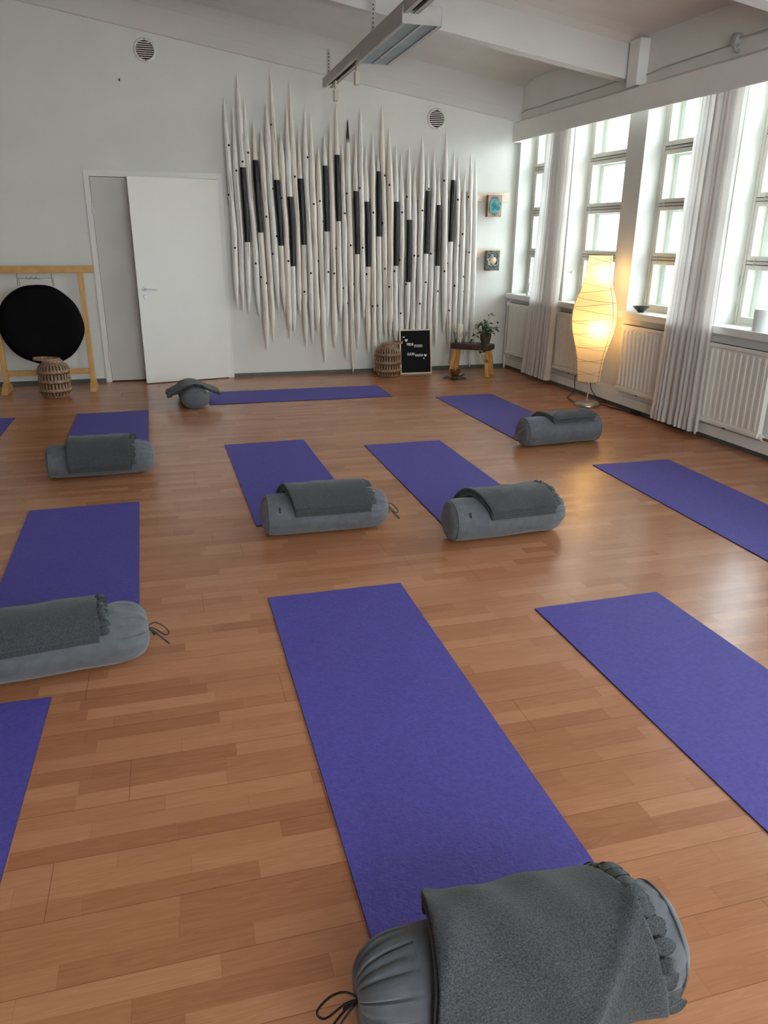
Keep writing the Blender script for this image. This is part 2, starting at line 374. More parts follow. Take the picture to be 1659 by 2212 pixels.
ROWS=[(.965,1.318),(1.42,1.775),(1.873,2.232),(2.338,2.70)]
for i,b0 in enumerate(BAYS):
    u0,u1=b0,b0+BW_
    W_=empty_struct('window_%d'%(i+1))
    f=MB(); D=.185
    f.box((u0,D,Z0),(u0+.03,D+.16,Z1),M=RW); f.box((u1-.03,D,Z0),(u1,D+.16,Z1),M=RW)
    f.box((u0,D,Z0),(u1,D+.16,.915),M=RW); f.box((u0,D,2.745),(u1,D+.16,Z1),M=RW)
    for k in range(3):
        zc=(ROWS[k][1]+ROWS[k+1][0])/2; f.box((u0+.03,D+.006,zc-.012),(u1-.03,D+.15,zc+.012),M=RW)
    f.build('window_frame',M['win'],W_,bevel=.003)
    g=MB(); sa=MB(); so=MB()
    for k,(z0,z1) in enumerate(ROWS):
        zl=.915 if k==0 else (ROWS[k-1][1]+z0)/2+.015; zh=2.745 if k==3 else (z1+ROWS[k+1][0])/2-.015
        for (mb,dd,t,e,mi) in ((sa,D+.002,.035,0,0),(so,D+.125,.035,.018,0)):
            ul,ur=u0+.033,u1-.033
            gl,gr=u0+.072+e,u1-.072-e
            mb.box((ul,dd,zl),(gl,dd+t,zh),M=RW); mb.box((gr,dd,zl),(ur,dd+t,zh),M=RW)
            mb.box((gl,dd,zl),(gr,dd+t,z0+e*.5),M=RW); mb.box((gl,dd,z1-e*.5),(gr,dd+t,zh),M=RW)
            g.box((gl-.003,dd+.016,z0-.003),(gr+.003,dd+.019,z1+.003),M=RW)
    gp=MB()  # dark strips colour in the shade of the gaps between sashes
    for k in range(3):
        zc=(ROWS[k][1]+ROWS[k+1][0])/2
        for dz in (-.0135,.0135): gp.box((u0+.036,D-.001,zc+dz-.0018),(u1-.036,D+.01,zc+dz+.0018),M=RW)
    gp.build('sash_gap_shade',M['gap'],W_)
    sa.build('inner_sash',M['win'],W_,bevel=.003); so.build('outer_sash',M['winout'],W_)
    g.build('glass_pane',M['glass'],W_)
    # hooks, hinges
    hk=MB()
    for k in range(3):
        zc=(ROWS[k][1]+ROWS[k+1][0])/2; uu=u0+.13
        hk.tube([rw(uu,D-.004,zc-.035),rw(uu,D-.012,zc-.02),rw(uu,D-.012,zc+.015),rw(uu+.008,D-.006,zc+.035)],.0035,6)
    hk.build('latch_hook',M['plastic'],W_)
    hg=MB()
    for z in (1.01,1.24):
        hg.tube([rw(u0+.028,D-.008,z-.035),rw(u0+.028,D-.008,z+.035)],.008,8)
    hg.build('hinge',M['win'],W_)
    s=MB(); s.box((u0-.035,-.065,Z0-.045),(u1+.035,.0,Z0+.012),M=RW); s.box((u0,0,Z0-.02),(u1,.19,Z0+.012),M=RW)
    s.build('window_sill',M['trimw'],W_,bevel=.005)
    # outer reveal plaster and outer sill
    q=MB(); q.box((u0-.04,.42,Z0-.02),(u0,.47,Z1+.1),M=RW); q.box((u1,.42,Z0-.02),(u1+.04,.47,Z1+.1),M=RW); q.box((u0-.02,.36,Z0-.06),(u1+.02,.52,Z0-.02),M=RW)
    q.build('outer_sill',M['winout'],W_)

# pelmet
p=MB(); U0=.13
p.box((U0,-.135,2.553),(U1,-.115,2.745),M=RW)
vs=[rw(u,d,z) for u in (U0,U1) for d,z in ((-.135,2.745),(0,2.80),(0,2.765),(-.115,2.745))]
p.add(vs,[(0,1,2,3),(7,6,5,4),(0,4,5,1),(1,5,6,2),(2,6,7,3),(3,7,4,0)])
p.box((U0-.012,-.135,2.553),(U0,0,2.765),M=RW)
for u in (.95,):
    p.box((u,-.1365,2.745),(u+.004,-.1,2.76),M=RW)
struct(p.build('trim_8',M['trimw'],bevel=.003))
# boxed riser at the beam's end
struct(MB().box((2.215,-.10,2.78),(2.365,0,3.135),M=RW).build('trim_9',M['trimw'],bevel=.004))
# surface cable and junction box above pelmet
t=MB(); pts=[rw(.03,-.008,2.70),rw(.03,-.008,2.86),rw(.12,-.008,2.878)]+[rw(u,-.008,2.878+.004*sin(u*9)) for u in [.2+.3*i for i in range(6)]]+[rw(2.2,-.008,2.885)]
t.tube(pts,.006,6); t.tube([rw(2.37,-.008,2.86),rw(2.6,-.008,2.876),rw(3.38,-.008,2.885),rw(3.45,-.03,2.90)],.006,6); t.tube([rw(3.5,-.03,2.905),rw(4.4,-.008,2.90),rw(6.5,-.008,2.90)],.008,6)
tag(t.build('surface_cable',M['cable']),'thin painted cable running along the wall above the curtain pelmet','cable')
j=MB(); MJ=Matrix.Translation(rw(3.455,0,2.908))@Matrix.Rotation(-AW-PI/2,4,'Z')@Matrix.Rotation(PI/2,4,'X')
j.lathe([(.0,.05),(.036,.05),(.042,.044),(.042,0)],20,M=MJ)
jb=j.build('junction_box',M['cable']); tag(jb,'round painted junction box high on the window wall above the pelmet','junction box')
MB().tube([rw(3.455,-.03,2.87),rw(3.47,-.03,2.835),rw(3.5,-.02,2.82)],.014,8).build('cable_gland',M['cable'],jb)

# ------------------------------------------------------------------ curtains
def curtain(ut0,ut1,ub0,ub1,label,seed,nf):
    rnd=random.Random(seed); ph=[rnd.uniform(0,6) for _ in range(4)]
    mb=MB()
    def fn(a,b):
        e=b**1.3; u=(ut0+(ub0-ut0)*e)*(1-a)+(ut1+(ub1-ut1)*e)*a
        k=2*PI*nf*(a+.03*sin(2*PI*a*2+ph[0]+b*.25))
        amp=.026+.016*b
        sk=sin(k); d=-.100+amp*math.copysign(abs(sk)**.8,sk)+.004*sin(2.3*k+ph[2])-.014*b
        u+=.014*cos(k+.3)+.004*sin(b*3.0+a*3+ph[3])
        z=2.66+( .058-2.66)*b
        return rw(u,max(min(d,-.055-.036*min(1,max(0,(b-.45)/.3))),-.19) if b>.03 else max(min(d,-.055),-.112),z)
    mb.grid(fn,150,60)
    o=mb.build('curtain',M['curtain'],recalc=False); tag(o,label,'curtain')
    hm=MB()
    hm.grid(lambda a,b:(lambda p:(p.x-.003,p.y,p.z))(fn(a,.955+.045*b)),150,3)
    hm.build('hem',M['curtain'],o,recalc=False)
    return o
curtain(.90,1.36,.70,1.31,'white curtain between the back corner window and the paper lamp',3,8)
curtain(3.25,3.76,3.19,3.80,'white curtain hanging right of the paper lamp, nearest the camera',5,9)

# ------------------------------------------------------------------ radiators
def radiator(u0,w_,z0,z1,pitch,rd,label,left_valve=False,right_valve=False,sc=1):
    T=thing('radiator',label,'radiator',rw(u0+w_/2,0,0))
    inv=Matrix.Translation(-T.location)@RW
    f=MB(); f.box((u0,-.062,z0),(u0+w_,-.02,z1),M=inv); f.box((u0-.005,-.074,z1-.028),(u0+w_+.005,-.015,z1),M=inv); f.box((u0-.005,-.074,z0),(u0+w_+.005,-.015,z0+.028),M=inv)
    for uu in (u0+.12,u0+w_-.12): f.box((uu,-.02,z0+.1),(uu+.03,-0.0005,z0+.16),M=inv); f.box((uu,-.02,z1-.16),(uu+.03,-0.0005,z1-.1),M=inv)
    f.build('panel',M['rad'],T,bevel=.004)
    n=int((w_-.03)/pitch); r=MB()
    for i in range(n):
        uu=u0+.015+(i+.5)*(w_-.03)/n; hw=pitch*.31
        vs=[]
        for z in (z0+.04,z0+.06,z1-.06,z1-.04):
            dd=-.062 if z in (z0+.04,z1-.04) else -.062-rd
            vs+= [inv@Vector((uu-hw,-.0615,z)),inv@Vector((uu-hw*.5,dd-.0005,z)),inv@Vector((uu+hw*.5,dd-.0005,z)),inv@Vector((uu+hw,-.0615,z))]
        fs=[(k*4+q,k*4+q+1,k*4+q+5,k*4+q+4) for k in range(3) for q in range(3)]
        r.add(vs,fs,0,False)
    r.build('ribs',M['rad'],T,recalc=False)['kind']='stuff'
    h=MB(); h.tube([inv@Vector((u0+w_*.45,-.05,z0+.004)),inv@Vector((u0+w_*.45,-.05,z0-.012))],.012,8); h.build('drain_plug',M['gap'],T)
    if left_valve:
        v=MB(); ul=u0-.05
        v.tube([inv@Vector((u0+.01,-.045,z1-.02)),inv@Vector((ul-.0,-.045,z1-.02)),inv@Vector((ul-.0,-.045,z1-.1)),inv@Vector((ul-.012,-.045,z0+.3)),inv@Vector((ul-.018,-.045,.15)),inv@Vector((ul-.02,-.045,.002))],.013,10)
        v.tube([inv@Vector((ul-.05,-.045,.17)),inv@Vector((ul+.09,-.045,.165))],.014,8)
        v.tube([inv@Vector((ul-.02,-.045,.15)),inv@Vector((ul-.02,-.045,.06))],.019,10)
        v.build('pipe',M['rad'],T)
        k=MB(); MK=Matrix.Translation(inv@Vector((ul,-.05,z1-.02)))@Matrix.Rotation(-PI/2-.1,4,'Y')
        k.lathe([(0,.075),(.024,.072),(.03,.06),(.03,.02),(.02,0)],16,M=Matrix.Translation(inv@Vector((ul,-.05,z1-.02)))@Matrix.Rotation(PI/2,4,'X'))
        k.build('valve_knob',M['white'],T)
    if right_valve:
        v=MB(); ur=u0+w_
        v.tube([inv@Vector((ur-.05,-.045,z0+.02)),inv@Vector((ur+.02,-.045,z0+.005)),inv@Vector((ur+.04,-.045,z0+.005))],.02,10); v.build('valve',M['rad'],T)
        v=MB(); v.tube([inv@Vector((ur+.04,-.045,z0+.005)),inv@Vector((ur+.16,-.04,z0)),inv@Vector((ur+.19,-.02,.12)),inv@Vector((ur+.19,-.035,.002))],.009,8)
        v.build('pipe',M['copper'],T)
    return T
radiator(.135,.70,.195,.80,.030,.005,'cream ribbed radiator in the back corner below the window with the clock',left_valve=True)
radiator(1.30,.70,.195,.80,.034,.006,'cream finely ribbed radiator directly behind the glowing paper lamp')
radiator(2.50,.72,.185,.79,.056,.010,'white widely ribbed radiator under the sill with the black bowl')
radiator(3.69,.66,.15,.775,.062,.0035,'large white radiator at the right edge with a copper pipe valve',right_valve=True)

# ------------------------------------------------------------------ door
D_=empty_struct('door_1')
f=MB(); X0,X1=-.729,.657
f.box((X0,YB-.015,0),(DX0+.012,YB+.10,DZ+.045)); f.box((DX1-.012,YB-.015,0),(X1,YB+.10,DZ+.045)); f.box((DX0+.012,YB-.015,DZ-.012),(DX1-.012,YB+.10,DZ+.045))
f.build('door_frame',M['trimw'],D_,bevel=.003)
l=MB().box((-.67,YB+.004,.012),(-.315,YB+.044,DZ-.016)).build('narrow_door_leaf',M['doorg'],D_,bevel=.002)
for z in (.28,1.78): MB().tube([(-.672,YB-.018,z-.05),(-.672,YB-.018,z+.05)],.009,8).build('hinge',M['trimw'],D_)
MB().box((-.3148,YB+.01,.98),(-.312,YB+.034,1.16)).build('strike_plate',M['bronze'],l)
ang=math.atan2(.205,.945)-.005
leaf=bpy.data.objects.new('wide_door_leaf',None)
lm=MB(); LW=.925
lm.box((-LW,-.04,.008),(0,0,DZ-.016))
lf=lm.build('wide_door_leaf',M['doorw'],D_,bevel=.002); lf.location=(.598,YB+.0,0); lf.rotation_euler=(0,0,ang)
hd=MB(); hz=1.0
hd.lathe([(0,.012),(.024,.01),(.026,0)],20,M=Matrix.Translation((-LW+.075,-.04,hz))@Matrix.Rotation(PI/2,4,'X'))
hd.tube([(-LW+.075,-.05,hz),(-LW+.075,-.085,hz),(-LW+.09,-.095,hz),(-LW+.19,-.095,hz-.002)],.0095,10)
hd.build('door_handle',M['white'],lf)
MB().lathe([(0,.008),(.008,.011),(.022,.01),(.024,0)],20,M=Matrix.Translation((-LW+.075,-.04,hz-.082))@Matrix.Rotation(PI/2,4,'X')).build('keyhole_plate',M['white'],lf)
for z in (.28,1.78): MB().tube([(.012,-.012,z-.05),(.012,-.012,z+.05)],.009,8).build('hinge',M['trimw'],lf)

# ------------------------------------------------------------------ things on the back wall
def vent(cx,cz,label):
    T=thing('air_vent',label,'vent',(cx,YB,cz))
    Rm=Matrix.Rotation(PI/2,4,'X')
    v=MB(); v.lathe([(.112,0),(.108,.010),(.100,.016),(.086,.014),(.084,.002),(0,.0015)],40,M=Rm); v.build('rim',M['vent'],T)
    s=MB()
    for i in range(8):
        z=-.066+i*.0188; hw=math.sqrt(max(.084**2-z*z,0))-.003
        s.box((-hw,-.016,z-.0042),(hw,-.0022,z+.0042)); bkr=0
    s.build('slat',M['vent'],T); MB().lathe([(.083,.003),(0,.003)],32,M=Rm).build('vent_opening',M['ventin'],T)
    for z in (.094,-.094): MB().lathe([(0,.019),(.005,.017),(.005,.01)],8,M=Matrix.Translation((0,0,z))@Rm).build('screw',M['gap'],T)
p1=at(313,108,YB); vent(p1.x,p1.z,'round white air vent high on the wall above the door')
p2=at(943,257,YB); vent(p2.x,p2.z,'round white air vent near the back corner above the pointed sticks')
p3=at(258,173,YB); MB_=MB(); MB_.tube([(p3.x,YB,p3.z+.01),(p3.x,YB-.02,p3.z+.006),(p3.x,YB-.02,p3.z-.012)],.006,6)
tag(MB_.build('wall_hook',M['gap']),'tiny black hook on the wall below the left air vent','hook')
p3=at(1075,697,YB)
tag(MB().lathe([(0,.006),(.011,.004),(.012,0)],12,M=Matrix.Translation((p3.x,YB,p3.z))@Matrix.Rotation(PI/2,4,'X')).build('wall_plug',M['gap']),'small black wall plug beside the potted plant','plug')

# sculpture of pointed sticks
S=[ # tip, x@400, x@495, bottom
((482.7,209.6),497.5,505,(512.8,668.6)),((502.5,233),511,519,(525,672.6)),((512,161),526.4,533,(538.3,678)),((527,211),538,548,(562.6,689.7)),
((546.5,257.5),554.7,562,(576.7,759)),((563.5,279),570,577,(591.5,742.5)),((575,216),583.7,591,(602.5,674)),((583.4,156),598,605,(615,677)),
((606,284.6),611,618,(627,736)),((618,223),624.7,631,(635.6,720.5)),((624.6,173.5),637,642.6,(648,682.5)),((644.8,275.6),649,655,(661.6,754)),
((657,233),662,667,(676,744)),((669.8,243),675,679,(687.5,720)),((687,318),689.4,692,(702,784)),((700.5,293.7),702.7,706,(707,709.6)),
((712,266.6),716.5,719,(724,753)),((725.8,224),729,731.6,(736,695)),((739.4,310),740.7,744,(748,776)),((750.4,254.8),752.7,756,(763,806)),
((767.4,275.6),767.8,771,(773,755)),((778,228),780.4,782,(786.8,690.7)),((790.7,314),790.7,795,(795.3,765)),((804.6,288.6),805.8,806,(809,804)),
((816,329),817.8,818.5,(821,748)),((824.5,225),828,830.5,(833,731)),((839,275),843,844,(843,736)),((854.7,313),855.8,856,(856,752)),
((866.3,330),867,868,(868,770)),((883.3,319),883,883.7,(877,746)),((897.4,354.6),895,895,(889,776)),((912,295),911,909,(901,782)),
((924.5,334.7),924,922,(913,770)),((937.3,329.3),937,933.7,(927,778)),((949.4,353.7),947.6,947,(940.7,752)),((963.5,284),962,960,(957.8,720.8)),
((980.3,323.8),978,974,(969.6,767)),((989.6,338.3),989.4,987.5,(981,780)),((1006.4,366.3),1003,1000,(992,765)),((1017.4,328.4),1016,1014,(1002,772)),
((1027,342.8),1026,1025.5,(1014,794))]
X670={3:559,4:574,5:588,24:820,27:854,28:866,29:880,30:892,31:904.6,32:916,33:928.6,34:941,35:960,36:970,37:982,38:994,39:1007,40:1020.5}
BAND={2:(362,523),4:(346,502.6),7:(389,530.6),9:(425,575),11:(386,529),15:(358,500),17:(335,478),20:(413,549),22:(435.6,576),24:(370,511),27:(436,574),29:(475,609),32:(412,548),34:(443,574),36:(389,522)}
DOTS=[(470+x*.1808,140+y*.1808) for x,y in [(135,960),(223,1263),(298,1157),(366,1050),(640,713),(1077,1105),(924,1335),(1148,1663),(1222,1628),(127,1553),(583,1815),(765,1590),(665,1480),(707,2047),(922,2172),(208,2187),(1270,1870),(1521,1775),(1545,1535),(1592,2157),(1420,2195)]]
DOTS+=[(750+x*.1808,200+y*.1808) for x,y in [(43,1825),(185,1853),(150,1140),(128,1762),(312,1434),(453,990),(504,1103),(421,1557),(657,1430),(710,1245),(897,1409),(740,1785),(802,1948),(852,1952),(976,1150),(1001,1925),(1160,1050),(1322,1279),(1379,1690),(1450,1247),(1453,1908),(453,2107),(565,2133),(233,2171),(627,2000),(1160,2134),(1058,1890),(1203,2040),(1340,1830)]]
DOTS+=[(470+x*.1808,480+y*.1808) for x,y in [(456,493),(521,656),(587,727),(660,378),(845,463),(1038,831),(1115,608),(1205,463),(1395,612),(1503,790),(1565,970),(1637,740),(1327,595)]]
DOTS+=[(750+x*.223,500+y*.223) for x,y in [(190,414),(367,362),(407,537),(245,725),(296,721),(568,512),(760,492),(703,698),(519,793),(879,578),(1040,526),(1128,437),(1133,579),(988,765),(72,512),(15,695)]]
SC=thing('wall_sculpture','wall sculpture of whitewashed pointed sticks with black painted bands and dots','wall art',(2.1,YB,1.6))
off=Vector((2.1,YB,1.6)); YS=YB-.078
for yy,xa,xb in ((425,.80,3.947),(546,.90,3.885)):
    za=at(1034,yy,YB-.01).z
    MB().box((xa-off.x,-.044,za-.05-off.z),(xb-off.x,0,za+.05-off.z)).build('batten',M['ply'],SC,bevel=.004)
def catmull(P,t):
    n=len(P)-1; i=min(int(t*n),n-1); f=t*n-i
    p0=P[max(i-1,0)];p1=P[i];p2=P[i+1];p3=P[min(i+2,n)]
    return .5*((2*p1)+(p2-p0)*f+(2*p0-5*p1+4*p2-p3)*f*f+(3*p1-p0-3*p2+p3)*f**3)
stakes=[]
for i,(tip,xa,xb,bot) in enumerate(S):
    rnd=random.Random(100+i)
    ys=YS+rnd.uniform(-.004,.004)
    ctr=[tip,(xa,400),(xb,495)]
    if i in X670: ctr.append((X670[i],670))
    else:
        t=(625-495)/(bot[1]-495); ctr.append((xb+(bot[0]-xb)*t*.96,625))
    ctr.append(bot)
    P=[at(px,py,ys) for px,py in ctr]
    # order by z, resample on z
    Z=[p.z for p in P]; Xs=[p.x for p in P]
    def xz(z,Z=Z,Xs=Xs):
        for k in range(len(Z)-1):
            if z>=Z[k+1] or k==len(Z)-2:
                f=(Z[k]-z)/(Z[k]-Z[k+1]); f=max(0,min(1,f))
                x0,x1=Xs[k],Xs[k+1]
                m0=(Xs[k+1]-Xs[k-1])/(Z[k+1]-Z[k-1]) if k>0 else (x1-x0)/(Z[k+1]-Z[k])
                m1=(Xs[k+2]-Xs[k])/(Z[k+2]-Z[k]) if k+2<len(Z) else (x1-x0)/(Z[k+1]-Z[k])
                h=Z[k+1]-Z[k]
                return (2*f**3-3*f*f+1)*x0+(f**3-2*f*f+f)*h*m0+(-2*f**3+3*f*f)*x1+(f**3-f*f)*h*m1
    R0=rnd.uniform(.0285,.0325)
    if i in (35,26): R0*=1.12
    lt,lb=rnd.uniform(.34,.56),rnd.uniform(.20,.36)
    if i in (14,15,5,8): lt=.25
    ph=rnd.uniform(0,9)
    def rad(z,a=Z[0],b=Z[-1],lt=lt,lb=lb,R0=R0,ph=ph):
        r=R0*(1+.06*sin(z*5+ph)+.03*sin(z*13+ph*2))
        r*=min(1,(max(a-z,0)/lt+.004)**.66)*min(1,(max(z-b,0)/lb+.006)**.66)
        return max(r,.0012)
    K=64; path=[];rr=[]
    for k in range(K+1):
        t=k/K; t=t*t*(3-2*t)*.5+t*.5; z=Z[0]+(Z[-1]-Z[0])*t
        r=rad(z); path.append(Vector((xz(z)+.0035*noise.noise(Vector((i*7.1,z*3.5,0))),ys+(R0-r)*.0,z))-off); rr.append(r)
    mb=MB(); mb.tube(path,rr,12)
    # flatten cut facets slightly
    for q,v in enumerate(mb.v):
        nv=noise.noise(Vector((i*3.3+v.x*14,v.y*14,v.z*5)))*.0022; v.x+=nv
    stakes.append(dict(x=xz,r=rad,ys=ys,Z=(Z[0],Z[-1]),mb=mb,i=i,rnd=rnd))
for dx,dy in DOTS:
    p=at(dx,dy,YS-.028); best=min((s for s in stakes if s['Z'][1]+.03<p.z<s['Z'][0]-.03),key=lambda s:abs(s['x'](p.z)-p.x))
    r=best['r'](p.z)*1.03; ddx=max(-r*.9,min(r*.9,p.x-best['x'](p.z))); th=math.asin(ddx/r)
    cen=Vector((best['x'](p.z),best['ys'],p.z))-off
    Mx=Matrix.Translation(cen)@Matrix.Rotation(th,4,'Z')@Matrix.Rotation(PI/2,4,'X')
    best['mb'].lathe([(.0115,r-.006),(.0115,r+.0015),(.009,r+.003),(0,r+.0034)],10,mi=1,M=Mx)
for s in stakes:   # drying cracks
    rnd=s['rnd']
    for c_ in range(rnd.choice((1,2,2,3))):
        zt=rnd.uniform(s['Z'][1]+.5,s['Z'][0]-.35); ln=rnd.uniform(.15,.7); th0=rnd.uniform(-1.0,1.0); pts=[];rr=[]
        for k in range(13):
            z=zt-ln*k/12
            if z<s['Z'][1]+.1: break
            th=th0+.18*noise.noise(Vector((z*4,c_,s['i'])))+.15*k/12; r=s['r'](z)
            pts.append(Vector((s['x'](z)+r*sin(th),s['ys']-r*cos(th),z))-off); rr.append(.0016*sin(PI*(k+.3)/13)+.0004)
        if len(pts)>4: s['mb'].tube(pts,rr,5,mi=2)
for s in stakes:
    i=s['i']; wm=M['stakew'] if 3<=i<=26 and i%3 else M['stake']
    o=s['mb'].build('wooden_stick',[wm,M['peg'],M['crack']],SC,recalc=True)
    if i in BAND:
        y0,y1=BAND[i]; z0=at(s['x'](1.5)*0+S[i][1],y0,YS).z; z1=at(S[i][2],y1,YS).z
        bm_=MB(); nz_=28; na=14
        def fb(a,b,s=s,z0=z0,z1=z1):
            z=z0+(z1-z0)*b; r=s['r'](z)+.0032; th=-1.15+2.75*a
            return Vector((s['x'](z)+r*sin(th),s['ys']-r*cos(th),z))-off
        bm_.grid(fb,na,nz_)
        def fb2(a,b,s=s,z0=z0,z1=z1):
            z=z0+(z1-z0)*b; r=s['r'](z)-.002; th=-1.15+2.75*a
            return Vector((s['x'](z)+r*sin(th),s['ys']-r*cos(th),z))-off
        bm_.grid(fb2,na,nz_)
        for zz in (0,1): bm_.grid(lambda a,b:fb(a,zz)*(1-b)+fb2(a,zz)*b,na,1,smooth=False)
        for aa in (0,1): bm_.grid(lambda a,b:fb(aa,a)*(1-b)+fb2(aa,a)*b,nz_,1,smooth=False)
        bm_.build('black_band',M['band'],o)
    if i==19:
        bm_=MB(); za=s['Z'][0]
        bm_.grid(lambda a,b:Vector((s['x'](za-.02-.2*b)+(s['r'](za-.02-.2*b)+.0015)*sin(-1.3+2.6*a),s['ys']-(s['r'](za-.02-.2*b)+.0015)*cos(-1.3+2.6*a),za-.02-.2*b+.03*sin(a*17)*b))-off,12,8)
        bm_.build('charred_tip',M['crack'],o)['label']='dark charred tip'

# two small art blocks on the battens
def artblock(px,py,w_,h_,label,face,blob,side,kind):
    c0=at(px,py,YB-.10); T=thing('art_block',label,'wall art',(c0.x,YB-.044,c0.z))
    b=MB().box((-w_/2,-.06,-h_/2),(w_/2,0,h_/2)).build('block',[side],T,bevel=.004)
    MB().box((-w_/2+.001,-.063,-h_/2+.001),(w_/2-.001,-.0595,h_/2-.001)).build('face_panel',face,T)
    if kind==1:
        pts=[]
        for k in range(40):
            a=2*PI*k/40; r=1+.10*noise.noise(Vector((cos(a)*2.2,sin(a)*2.2,3)))+.05*sin(7*a)
            pts.append((.072*r*cos(a),.098*r*sin(a)))
        MB().prism(pts,-.070,-.0625).build('agate_slice',blob,T,bevel=.002)
    else:
        MB().lathe([(0,.074),(.03,.072),(.038,.066),(.04,.062)],28,M=Matrix.Rotation(PI/2,4,'X')).build('round_inlay',blob,T)
artblock(1068.5,445,.172,.235,'small square art block with a teal agate shape, upper of the two by the sticks',M['pinkwood'],M['teal'],M['sidewood'],1)
artblock(1064.5,563,.165,.225,'small dark marbled art block with a cream round centre, lower of the two',M['marble'],M['cream'],M['sideolive'],2)

# ------------------------------------------------------------------ track light
TK=thing('lighting_track','long grey lighting track hanging below the sloping ceiling','light track',(1.71,4,2.93))
t=MB(); t.box((-.05,-6.5,.0),(-.042,4.40,.075)); t.box((.042,-6.5,.0),(.05,4.40,.075)); t.box((-.05,-6.5,.06),(.05,4.40,.075)); 
t.box((-.05,-6.5,0),(-.018,4.40,.006)); t.box((.018,-6.5,0),(.05,4.40,.006)); t.build('rail',M['alu'],TK,bevel=.002)
MB().box((-.018,-6.5,.02),(.018,4.39,.024)).build('rail_channel',M['gap'],TK)
for y in (8.34,6.60,4.55,2.4):
    z1=(2.84+.150*(4.12-1.71) if y<8 else 2.772+.157*(4.04-1.71))+.12
    q=MB(); q.box((-.018,y-4-.002,.07),(.018,y-4+.002,z1-2.93+(.0)))
    for k in range(7):
        z=.1+k*.03
        if z<z1-2.93-.02: q.box((-.004,y-4-.003,z),(.004,y-4+.003,z+.012),1)
    q.build('hanger_strap',[M['alu'],M['gap']],TK)
FX=thing('fluorescent_fixture','wide grey louvred fluorescent light fixture under the ceiling track','ceiling light',(1.79,6.25,2.87))
f=MB(); f.box((-.14,-.65,0),(-.134,.65,.112)); f.box((.134,-.65,0),(.14,.65,.112)); f.box((-.14,-.65,0),(.14,-.644,.112)); f.box((-.14,.644,0),(.14,.65,.112)); f.box((-.14,-.65,.106),(.14,.65,.112)); f.box((-.07,-.65,.112),(.07,.65,.138))
f.build('housing',M['alu'],FX,bevel=.003)
g=MB(); g.box((-.012,-.64,.0),(.012,.64,.05)); g.box((-.134,-.644,0),(-.112,.644,.02)); g.box((.112,-.644,0),(.134,.644,.02))
for k in range(52):
    y=-.63+k*.0247
    g.box((-.134,y,.004),(.134,y+.0022,.04))
g.build('louvre',M['louvre'],FX)['kind']='stuff'
g=MB()
for x in (-.065,.065): g.tube([(x,-.62,.068),(x,.62,.068)],.013,10)
g.build('tube',M['white'],FX)
for k,(px,py,Y) in enumerate(((710,209,8.02),(790,153,7.15))):
    T=thing('hanging_socket','cream socket hanging from the '+('far end of the ceiling track' if k==0 else 'ceiling track just behind the light fixture'),'socket',(1.71,Y,2.925))
    MB().box((-.02,-.035,-.17),(.02,.035,-.07)).build('socket_body',M['plastic'],T,bevel=.006)
    MB().box((-.008,-.022,-.07),(.008,.022,.004)).build('adapter',M['plastic'],T,bevel=.003)

# ------------------------------------------------------------------ yoga mats
def yoga_mat(x,y,a,label,w_=.622,l_=1.83,far=None):
    T=thing('yoga_mat',label,'yoga mat',(x,y,0),a,'purple yoga mats')
    m_=MB(); th=.0045
    def z_(u,v): return th+.0015*(noise.noise(Vector((x*3+u*2,y+v*2,0)))+.4)
    m_.grid(lambda u,v:(u*w_,-v*l_,z_(u,v)),20,50)
    m_.grid(lambda u,v:(u*w_,0,z_(u,0)*v),20,1,mi=1,smooth=False); m_.grid(lambda u,v:(u*w_,-l_,z_(u,1)*v),20,1,mi=1,smooth=False)
    m_.grid(lambda u,v:(0,-u*l_,z_(0,u)*v),50,1,mi=1,smooth=False); m_.grid(lambda u,v:(w_,-u*l_,z_(1,u)*v),50,1,mi=1,smooth=False)
    m_.build('mat_sheet',[M['mat_'],M['matedge']],T)
    return T
yoga_mat(.323,3.109,.005,'large purple yoga mat in the centre foreground reaching towards the nearest bolster')
yoga_mat(1.446,2.711,.02,'purple yoga mat at the right foreground, cut off by the right edge')
yoga_mat(.33,5.854,.023,'purple yoga mat in the middle with the left of two centre bolsters at its foot')
yoga_mat(1.387,5.589,.007,'purple yoga mat in the middle with the right of two centre bolsters at its foot')
yoga_mat(2.852,4.666,-.011,'purple yoga mat at the right edge just beyond the lamp reflection')
yoga_mat(2.55,7.265,.038,'purple yoga mat near the paper lamp and wooden stool')
yoga_mat(-.895,4.603,.026,'purple yoga mat at the left running under the bolster with the tied drawstring')
yoga_mat(-.882,7.271,.017,'purple yoga mat on the left just beyond the bolster nearest the gong')
yoga_mat(.30,7.405,PI/2-.008,'purple yoga mat lying crosswise along the back wall in front of the sticks')
yoga_mat(-1.136,2.529,-.02,'dark purple yoga mat in the bottom left corner of the photo')
yoga_mat(-2.02,7.243,0,'purple yoga mat whose corner just peeks in at the left edge')

